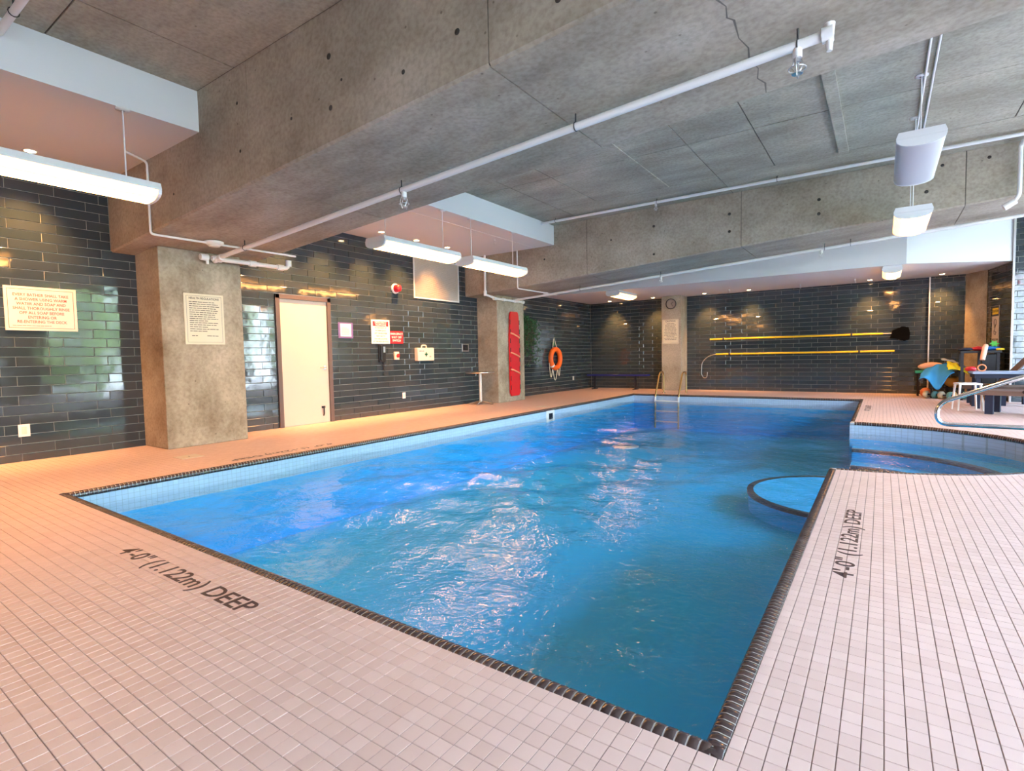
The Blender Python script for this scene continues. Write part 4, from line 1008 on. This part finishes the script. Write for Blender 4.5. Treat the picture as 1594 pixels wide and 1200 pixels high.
# vertical drops on the far beam face
r = empty('drop_pipe', (-7.82, 10.14, 2.60), label='thick white vertical pipe down the left end of the far beam', cat='pipe')
MB().tube(fillet([(0, 0, 0.98), (0, 0, 0.05), (0.03, 0.3, 0.0)], 0.05), 0.028, 12).build('pipe', M['pipe'], r)
MB().tube([(0, 0, 0.02), (0, 0, 0.14)], 0.042, 12).build('coupling', M['pipe'], r)
r = empty('conduit', (-6.92, 10.2, 2.72), label='thin white conduit down the far beam and along under it', cat='conduit')
MB().tube(fillet([(0, 0, 0.86), (0, 0, 0.0), (0.02, 1.75, 0.0)], 0.04), 0.014, 8).build('tube', M['pipe'], r)
MB().lathe([(0.06, -0.035), (0.055, 0.0)], 14, Matrix.Translation((0.02, 1.2, 0.01))).build('junction_box', M['white_plastic'], r)
r = empty('conduit', (-7.2, 2.82, 2.70), label='thin white conduit down the near beam carrying a smoke detector', cat='conduit')
MB().tube(fillet([(0.1, -0.25, 0.865), (0.0, 0, 0.84), (0, 0, 0.0), (0.02, 1.9, 0.0)], 0.04), 0.014, 8).build('tube', M['pipe'], r)
r = empty('smoke_detector', (-7.19, 3.55, 2.725), label='round white smoke detector under the near beam above the column', cat='smoke detector')
MB().lathe([(0.115, 0.0), (0.115, -0.02), (0.08, -0.045), (0.0001, -0.055)], 24).build('body', M['white_plastic'], r)
MB().lathe([(0.07, -0.046), (0.066, -0.062), (0.0001, -0.066)], 20).build('sensor', M['pale_sign'], r)
r = empty('drop_pipe', (1.51, 10.12, 3.20), label='white vertical pipe with an elbow at the right end of the far beam', cat='pipe')
MB().tube(fillet([(0.03, -0.42, 0.74), (0, 0, 0.72), (0, 0, 0.03), (-0.10, -0.01, -0.08)], 0.06), 0.026, 12).build('pipe', M['pipe'], r)
MB().tube([(-0.04, -0.01, -0.03), (-0.16, -0.01, -0.11)], 0.045, 12).build('coupling', M['pipe'], r)
for (x, y) in ((-1.85, 16.3), (-0.6, 16.05), (-6.9, 15.4), (-3.6, 16.0)):
    r = empty('sprinkler', (x, y, 2.95), label='small pendent sprinkler under the back soffit %s' % {-1.85: 'above the middle of the yellow poles', -0.6: 'just left of the right soffit lamp', -6.9: 'beside the left soffit lamp', -3.6: 'right of the clock pilaster'}[x], cat='sprinkler', group='sprinklers under the back soffit')
    sprinkler(r, (0, 0, 0.0), 0.8)
r = empty('sprinkler', (-6.62, 8.94, 3.58), label='small pendent sprinkler under the soffit between the beams', cat='sprinkler')
sprinkler(r, (0, 0, 0), 0.8)
# exit sign facing the pool on the right wall (seen only as a reflection)
r = empty('exit_sign', (XR_-0.01, 5.75, 3.35), -math.pi/2, label='red lit exit sign on the right hand window wall', cat='exit sign')
MB().box(-0.2, 0.2, -0.05, 0, -0.13, 0.13, b=0.006).build('case', mat('exit_red', (0.8, 0.02, 0.02), 0.4, emit=(1, 0.03, 0.03), es=4.0), r)
text_on(r, 'EXIT', 0.19, M['white_ink'], 0, 0, y=-0.052)

# ------------------------------------------------------------------ corner clutter at far right
# green topped bench
r = empty('bench', (0.92, 16.45, 0), label='black legged bench with a green mat on top, half hidden by the blue towel', cat='bench')
MB().box(-0.26, 0.40, -0.16, 0.16, 0.56, 0.62, b=0.01).build('mat', M['green_foam'], r)
MB().box(-0.24, 0.40, -0.15, 0.15, 0.53, 0.56).build('seat', M['black_metal'], r)
for x in (-0.2, 0.37):
    MB().box(x-0.02, x+0.02, -0.13, -0.09, 0, 0.53).build('leg', M['black_metal'], r); MB().box(x-0.02, x+0.02, 0.09, 0.13, 0, 0.53).build('leg', M['black_metal'], r)
# low black rack the towel hangs over
r = empty('storage_rack', (1.22, 15.95, 0), label='low black rack under the blue and yellow towel', cat='rack')
for x in (-0.28, 0.3):
    for y in (-0.2, 0.2): MB().box(x-0.015, x+0.015, y-0.015, y+0.015, 0, 0.66).build('post', M['black_metal'], r)
for z in (0.22, 0.60): MB().box(-0.3, 0.32, -0.22, 0.22, z, z+0.02).build('shelf', M['black_metal'], r)
# towel: draped sheet in two colours
def drape(name, x0, x1, mt, parent, zf, seed, nx=26, ny=14):
    r_ = random.Random(seed); vs = []
    for i in range(nx+1):
        for j in range(ny+1):
            u = i/nx; v = j/ny; x, y, z = zf(u, v); vs.append((x+0.008*math.sin(9*v+5*u), y+0.012*math.sin(14*u+3*v), z+0.012*math.sin(17*u)*math.cos(5*v)))
    fs = [(i*(ny+1)+j, (i+1)*(ny+1)+j, (i+1)*(ny+1)+j+1, i*(ny+1)+j+1) for i in range(nx) for j in range(ny)]
    mb = MB(); mb.add(vs, fs, True); o = mb.build(name, mt, parent); m_ = o.modifiers.new('t', 'SOLIDIFY'); m_.thickness = 0.012; return o
r = empty('towel', (1.1, 15.7, 0.5), label='crumpled blue towel with a yellow border draped over the rack', cat='towel')
def zblue(u, v):   # u across, v from the top of the heap down the front
    x = -0.30+0.52*u-0.10*v*(1-u); arch = 0.36-0.22*(1-u)**2-0.06*u
    return (x, 0.15-0.42*v, arch-0.52*v**1.3*(0.35+0.75*math.exp(-((u-0.55)/0.25)**2)))
drape('blue_field', 0, 1, M['towel'], r, zblue, 1)
def zyel(u, v):
    a_ = u; x = 0.10+0.36*a_; return (x, -0.05-0.34*v*(1-0.5*a_), 0.37-0.20*a_**2-0.17*v*(1-0.55*a_)-0.03)
drape('yellow_border', 0, 1, mat('towel_yellow', (0.88, 0.70, 0.02), 0.9), r, zyel, 2)
def zgrey(u, v): return (0.02+0.46*u, 0.26-0.22*v, 0.405-0.20*u**2-0.03*v)
drape('pale_border', 0, 1, mat('towel_pale', (0.55, 0.60, 0.60), 0.9), r, zgrey, 3)
# towels and pads below
def blob(mb, c, rx, ry, rz, seed=0, n=14, m=9, amp=0.08):
    vs = []
    for i in range(m+1):
        th = math.pi*i/m
        for k in range(n):
            ph = 2*math.pi*k/n; q = 1+amp*math.sin(3*ph+seed)*math.sin(2*th+seed)
            vs.append((c[0]+rx*q*math.sin(th)*math.cos(ph), c[1]+ry*q*math.sin(th)*math.sin(ph), c[2]+rz*q*math.cos(th)))
    fs = [(i*n+k, (i+1)*n+k, (i+1)*n+(k+1) % n, i*n+(k+1) % n) for i in range(m) for k in range(n)]
    return mb.add(vs, fs, True)
o = blob(MB(), (0, 0, 0.1), 0.26, 0.14, 0.10, 1.0).build('rolled_towel', M['peach'], None, (0.98, 16.4, 0.62)); setp(o, label='peach rolled towel lying on the green topped bench', cat='towel')
o = blob(MB(), (0, 0, 0.11), 0.115, 0.115, 0.115, 0, 20, 12, 0).build('ball', M['coral'], None, (0.86, 16.1, 0.0)); setp(o, label='coral ball on the floor under the green topped bench', cat='ball')
def dumbbell(x, y, rz, label):
    r = empty('foam_dumbbell', (x, y, 0), rz, label=label, cat='dumbbell', group='foam dumbbells on the floor under the towel')
    RY = Matrix.Translation((0, 0, 0.085)) @ Matrix.Rotation(math.pi/2, 4, 'Y')
    for s_ in (-1, 1):
        MB().lathe([(0.0001, 0.055*s_), (0.07, 0.055*s_), (0.085, 0.07*s_), (0.085, 0.12*s_), (0.07, 0.135*s_), (0.0001, 0.135*s_)], 24, RY).build('foam_end', M['cream_foam'] if s_ < 0 else M['teal_foam'], r)
        MB().lathe([(0.0001, 0.1365*s_), (0.028, 0.1365*s_)], 16, RY).build('end_cap', M['navy'], r)
    MB().cyl((-0.06, 0, 0.085), (0.06, 0, 0.085), 0.017, n=10).build('grip', M['navy'], r)
dumbbell(0.93, 15.72, math.radians(-35), 'cream and teal foam dumbbell, leftmost under the towel')
dumbbell(1.19, 15.52, math.radians(-40), 'cream and teal foam dumbbell in the middle under the towel')
dumbbell(1.42, 15.55, math.radians(20), 'teal foam dumbbell, rightmost beside the white stool')
o = blob(MB(), (0, 0, 0.13), 0.16, 0.14, 0.13, 2.0, amp=0.14).build('storage_bag', M['deep_orange'], None, (1.35, 15.9, 0.24)); setp(o, label='soft deep orange bag lying on the low black rack', cat='bag')
o = blob(MB(), (0, 0, 0.12), 0.11, 0.1, 0.12, 1.2, amp=0.1).build('storage_bag', M['deep_orange'], None, (1.05, 15.86, 0.24)); setp(o, label='small rounded orange bag behind the hanging tip of the towel', cat='bag')
# black high table with toys
r = empty('high_table', (1.72, 15.45, 0), label='tall black table covered with pool toys in the right back corner', cat='table')
MB().box(-0.32, 0.36, -0.22, 0.22, 1.04, 1.09, b=0.006).build('tabletop', M['black_metal'], r)
for x in (-0.28, 0.0, 0.31): MB().box(x-0.025, x+0.025, -0.18, -0.13, 0, 1.04).build('leg', M['black_metal'], r)
for x in (-0.28, 0.31): MB().box(x-0.025, x+0.025, 0.13, 0.18, 0, 1.04).build('leg', M['black_metal'], r)
MB().box(0.05, 0.33, -0.16, 0.16, 0.3, 1.0).build('cabinet', M['black'], r, label='solid black cupboard in the right half')
tz = 1.09
o = blob(MB(), (0, 0, 0.035), 0.13, 0.08, 0.035, 0.5).build('folded_goggles', M['navy'], None, (1.50, 15.35, tz)); setp(o, label='dark swim bag at the left end of the tall table', cat='bag')
o = blob(MB(), (0, 0, 0.04), 0.12, 0.08, 0.045, 1.5, amp=0.2).build('pool_toy', M['red'], None, (1.70, 15.45, tz)); setp(o, label='red soft pool toy heaped on the tall table', cat='toy')
o = MB().tube([(0.02, 0, 0.10), (0.0, -0.08, 0.07), (-0.05, -0.16, -0.20)], [0.045, 0.05, 0.045], 14).build('foam_roll', M['peach'], None, (1.80, 15.25, tz)); setp(o, label='peach foam tube hanging over the front of the tall table', cat='foam tube')
o = blob(MB(), (0, 0, 0.045), 0.15, 0.09, 0.05, 0.9, amp=0.15).build('pool_toy', M['toy_blue'], None, (1.95, 15.42, tz)); setp(o, label='blue pool toy on the right half of the tall table', cat='toy')
pt = MB(); st_ = [(0.085*(1 if k % 2 == 0 else 0.5)*math.cos(k*math.pi/6), 0.085*(1 if k % 2 == 0 else 0.5)*math.sin(k*math.pi/6)) for k in range(12)]
pt.prism(st_, -0.02, 0.02, M=Matrix.Rotation(math.radians(70), 4, 'X')); o = pt.build('pool_toy', M['toy_green'], None, (1.97, 15.38, tz+0.14)); setp(o, label='green star shaped pool toy atop the blue one', cat='toy')
o = MB().tube([(0.05*math.cos(a_), 0.05*math.sin(a_), 0.025) for a_ in [k*math.pi/9 for k in range(18)]], 0.022, 8, closed=True).build('pool_toy', M['amber'], None, (2.05, 15.22, tz)); setp(o, label='yellow ring toy at the right end of the tall table', cat='toy')
# low navy table; light on its edge put into a paler top colour
r = empty('side_table', (1.85, 13.55, 0), label='low dark table with a lit top edge behind the handrail', cat='table')
MB().box(-0.45, 0.6, -0.35, 0.35, 0.66, 0.70, b=0.006).build('tabletop', mat('lit_top', (0.35, 0.42, 0.55), 0.3), r)
MB().box(-0.42, 0.57, -0.32, 0.32, 0.58, 0.66).build('apron', M['navy'], r)
for x in (-0.36, 0.5):
    for y in (-0.26, 0.26): MB().box(x-0.035, x+0.035, y-0.035, y+0.035, 0, 0.58, b=0.004).build('leg', M['navy'], r)
o = MB().tube([(0.06*math.cos(a_), 0, 0.06+0.06*math.sin(a_)) for a_ in [k*math.pi/9 for k in range(18)]], 0.012, 8, closed=True).build('dive_ring', M['coral'], None, (1.55, 13.4, 0.71)); setp(o, label='thin coral dive ring standing on the low dark table', cat='ring')
o = blob(MB(), (0, 0, 0.04), 0.09, 0.06, 0.045, 0.4, amp=0.2).build('pool_toy', M['red'], None, (1.42, 13.7, 0.70)); setp(o, label='small red toy at the left end of the low dark table', cat='toy')
# white plastic stool
r = empty('stool', (1.30, 12.88, 0), math.radians(12), label='white plastic stool standing on the deck in front of the low dark table', cat='stool')
MB().box(-0.175, 0.175, -0.15, 0.15, 0.475, 0.505, b=0.012).build('seat', M['white_plastic'], r)
for x in (-1, 1):
    for y in (-1, 1): MB().tube([(0.15*x, 0.125*y, 0.49), (0.185*x, 0.155*y, 0.0)], [0.02, 0.015], 8).build('leg', M['white_plastic'], r)
# brown slatted loungers
def lounger(x, y, rz, label, fx=-0.95):
    r = empty('sun_lounger', (x, y, 0), rz, label=label, cat='lounger', group='brown slatted loungers at the right edge')
    for k in range(5):
        yy = -0.26+k*0.13; MB().box(fx, 0.3, yy-0.055, yy+0.055, 0.385, 0.41, b=0.005).build('slat', M['slat'], r)
    for s_ in (-1, 1): MB().box(fx+0.02, 0.9, 0.29*s_-0.025, 0.29*s_+0.025, 0.33, 0.385).build('side_rail', M['slat'], r)
    for xx in (fx+0.2, (fx+0.2+0.75)/2, 0.75):
        for s_ in (-1, 1): MB().box(xx-0.055, xx+0.055, 0.25*s_-0.045, 0.25*s_+0.045, 0, 0.33, b=0.004).build('leg', M['navy'], r)
    bk = empty('backrest', (0.3, 0, 0.40)); bk.parent = r; bk.rotation_euler = (0, math.radians(-52), 0)
    for k in range(5):
        yy = -0.26+k*0.13; MB().box(0.0, 0.72, yy-0.055, yy+0.055, -0.012, 0.012, b=0.005).build('back_slat', M['slat'], bk)
    MB().tube([(-0.3, -0.33, 0.40), (-0.28, -0.2, 0.42), (-0.28, 0.2, 0.42), (-0.3, 0.33, 0.40)], 0.03, 8).build('strap', M['black'], r)
lounger(2.32, 12.25, math.radians(-18), 'nearer brown slatted lounger, its seat cut by the right picture edge')
lounger(1.62, 14.35, 0.0, 'farther brown slatted lounger with its back raised against the bright wall', -0.3)

# ------------------------------------------------------------------ outside the windows
MB().box(-40, XR_+60, -50, 70, -1.5, -1.4).build('ground', M['grass'], kind='structure', label='lawn outside')
MB().box(XR_+0.25, XR_+5.5, -12, 30, -1.4, -0.02).build('terrace', M['paving'], kind='structure', label='pale terrace outside the windows')
me_l = None
def tree(x, y, h, rr, seed):
    r_ = np.random.RandomState(seed); t = MB(); t.tube([(0, 0, 0), (0.1, 0.05, h*0.3), (0.05, -0.1, h*0.6)], [0.22, 0.16, 0.08], 10)
    r = empty('tree', (x, y, -1.4), label='leafy green tree on the lawn outside the windows', cat='tree', group='trees outside the windows')
    t.build('trunk', M['bark'], r)
    n_ = 5200; c = r_.normal(size=(n_, 3)); c /= np.linalg.norm(c, axis=1)[:, None]; c *= (r_.uniform(0.45, 1, n_)**0.5)[:, None]
    cen = np.array([0, 0, h*0.55]); P = cen+c*np.array([rr, rr, h*0.45])*(1+0.18*np.sin(c[:, :1]*7+c[:, 1:2]*5))
    a_ = r_.normal(size=(n_, 3)); a_ /= np.linalg.norm(a_, axis=1)[:, None]; b_ = np.cross(a_, r_.normal(size=(n_, 3))); b_ /= np.linalg.norm(b_, axis=1)[:, None]
    s_ = 0.16; V_ = np.stack([P-a_*s_, P+b_*s_*0.6, P+a_*s_, P-b_*s_*0.6], 1).reshape(-1, 3)
    me = bpy.data.meshes.new('crown'); me.from_pydata(V_.tolist(), [], np.arange(n_*4).reshape(-1, 4).tolist()); me.materials.append(M['leaf2'])
    setp(link('crown', me, r), kind='stuff'); return r
t0 = tree(13, 2, 7.5, 2.4, 1); t0['label'] = 'leafy green tree on the lawn opposite the camera'
for (x, y, s_, a_, t_) in ((12.6, 8.0, 1.0, 1.0, 'second, opposite the near part of the pool'), (13.5, 14.2, 1.0, 2.0, 'third, opposite the far part of the pool'), (13, 20.4, 1.0, 3.0, 'fourth, beyond the back wall'), (14, 26.5, 1.0, 4.0, 'farthest of the row')):
    c = copy_tree(t0); c.location = (x, y, -1.4); c.scale = (s_, s_, s_); c.rotation_euler = (0, 0, a_); c['label'] = 'leafy green tree on the lawn, '+t_
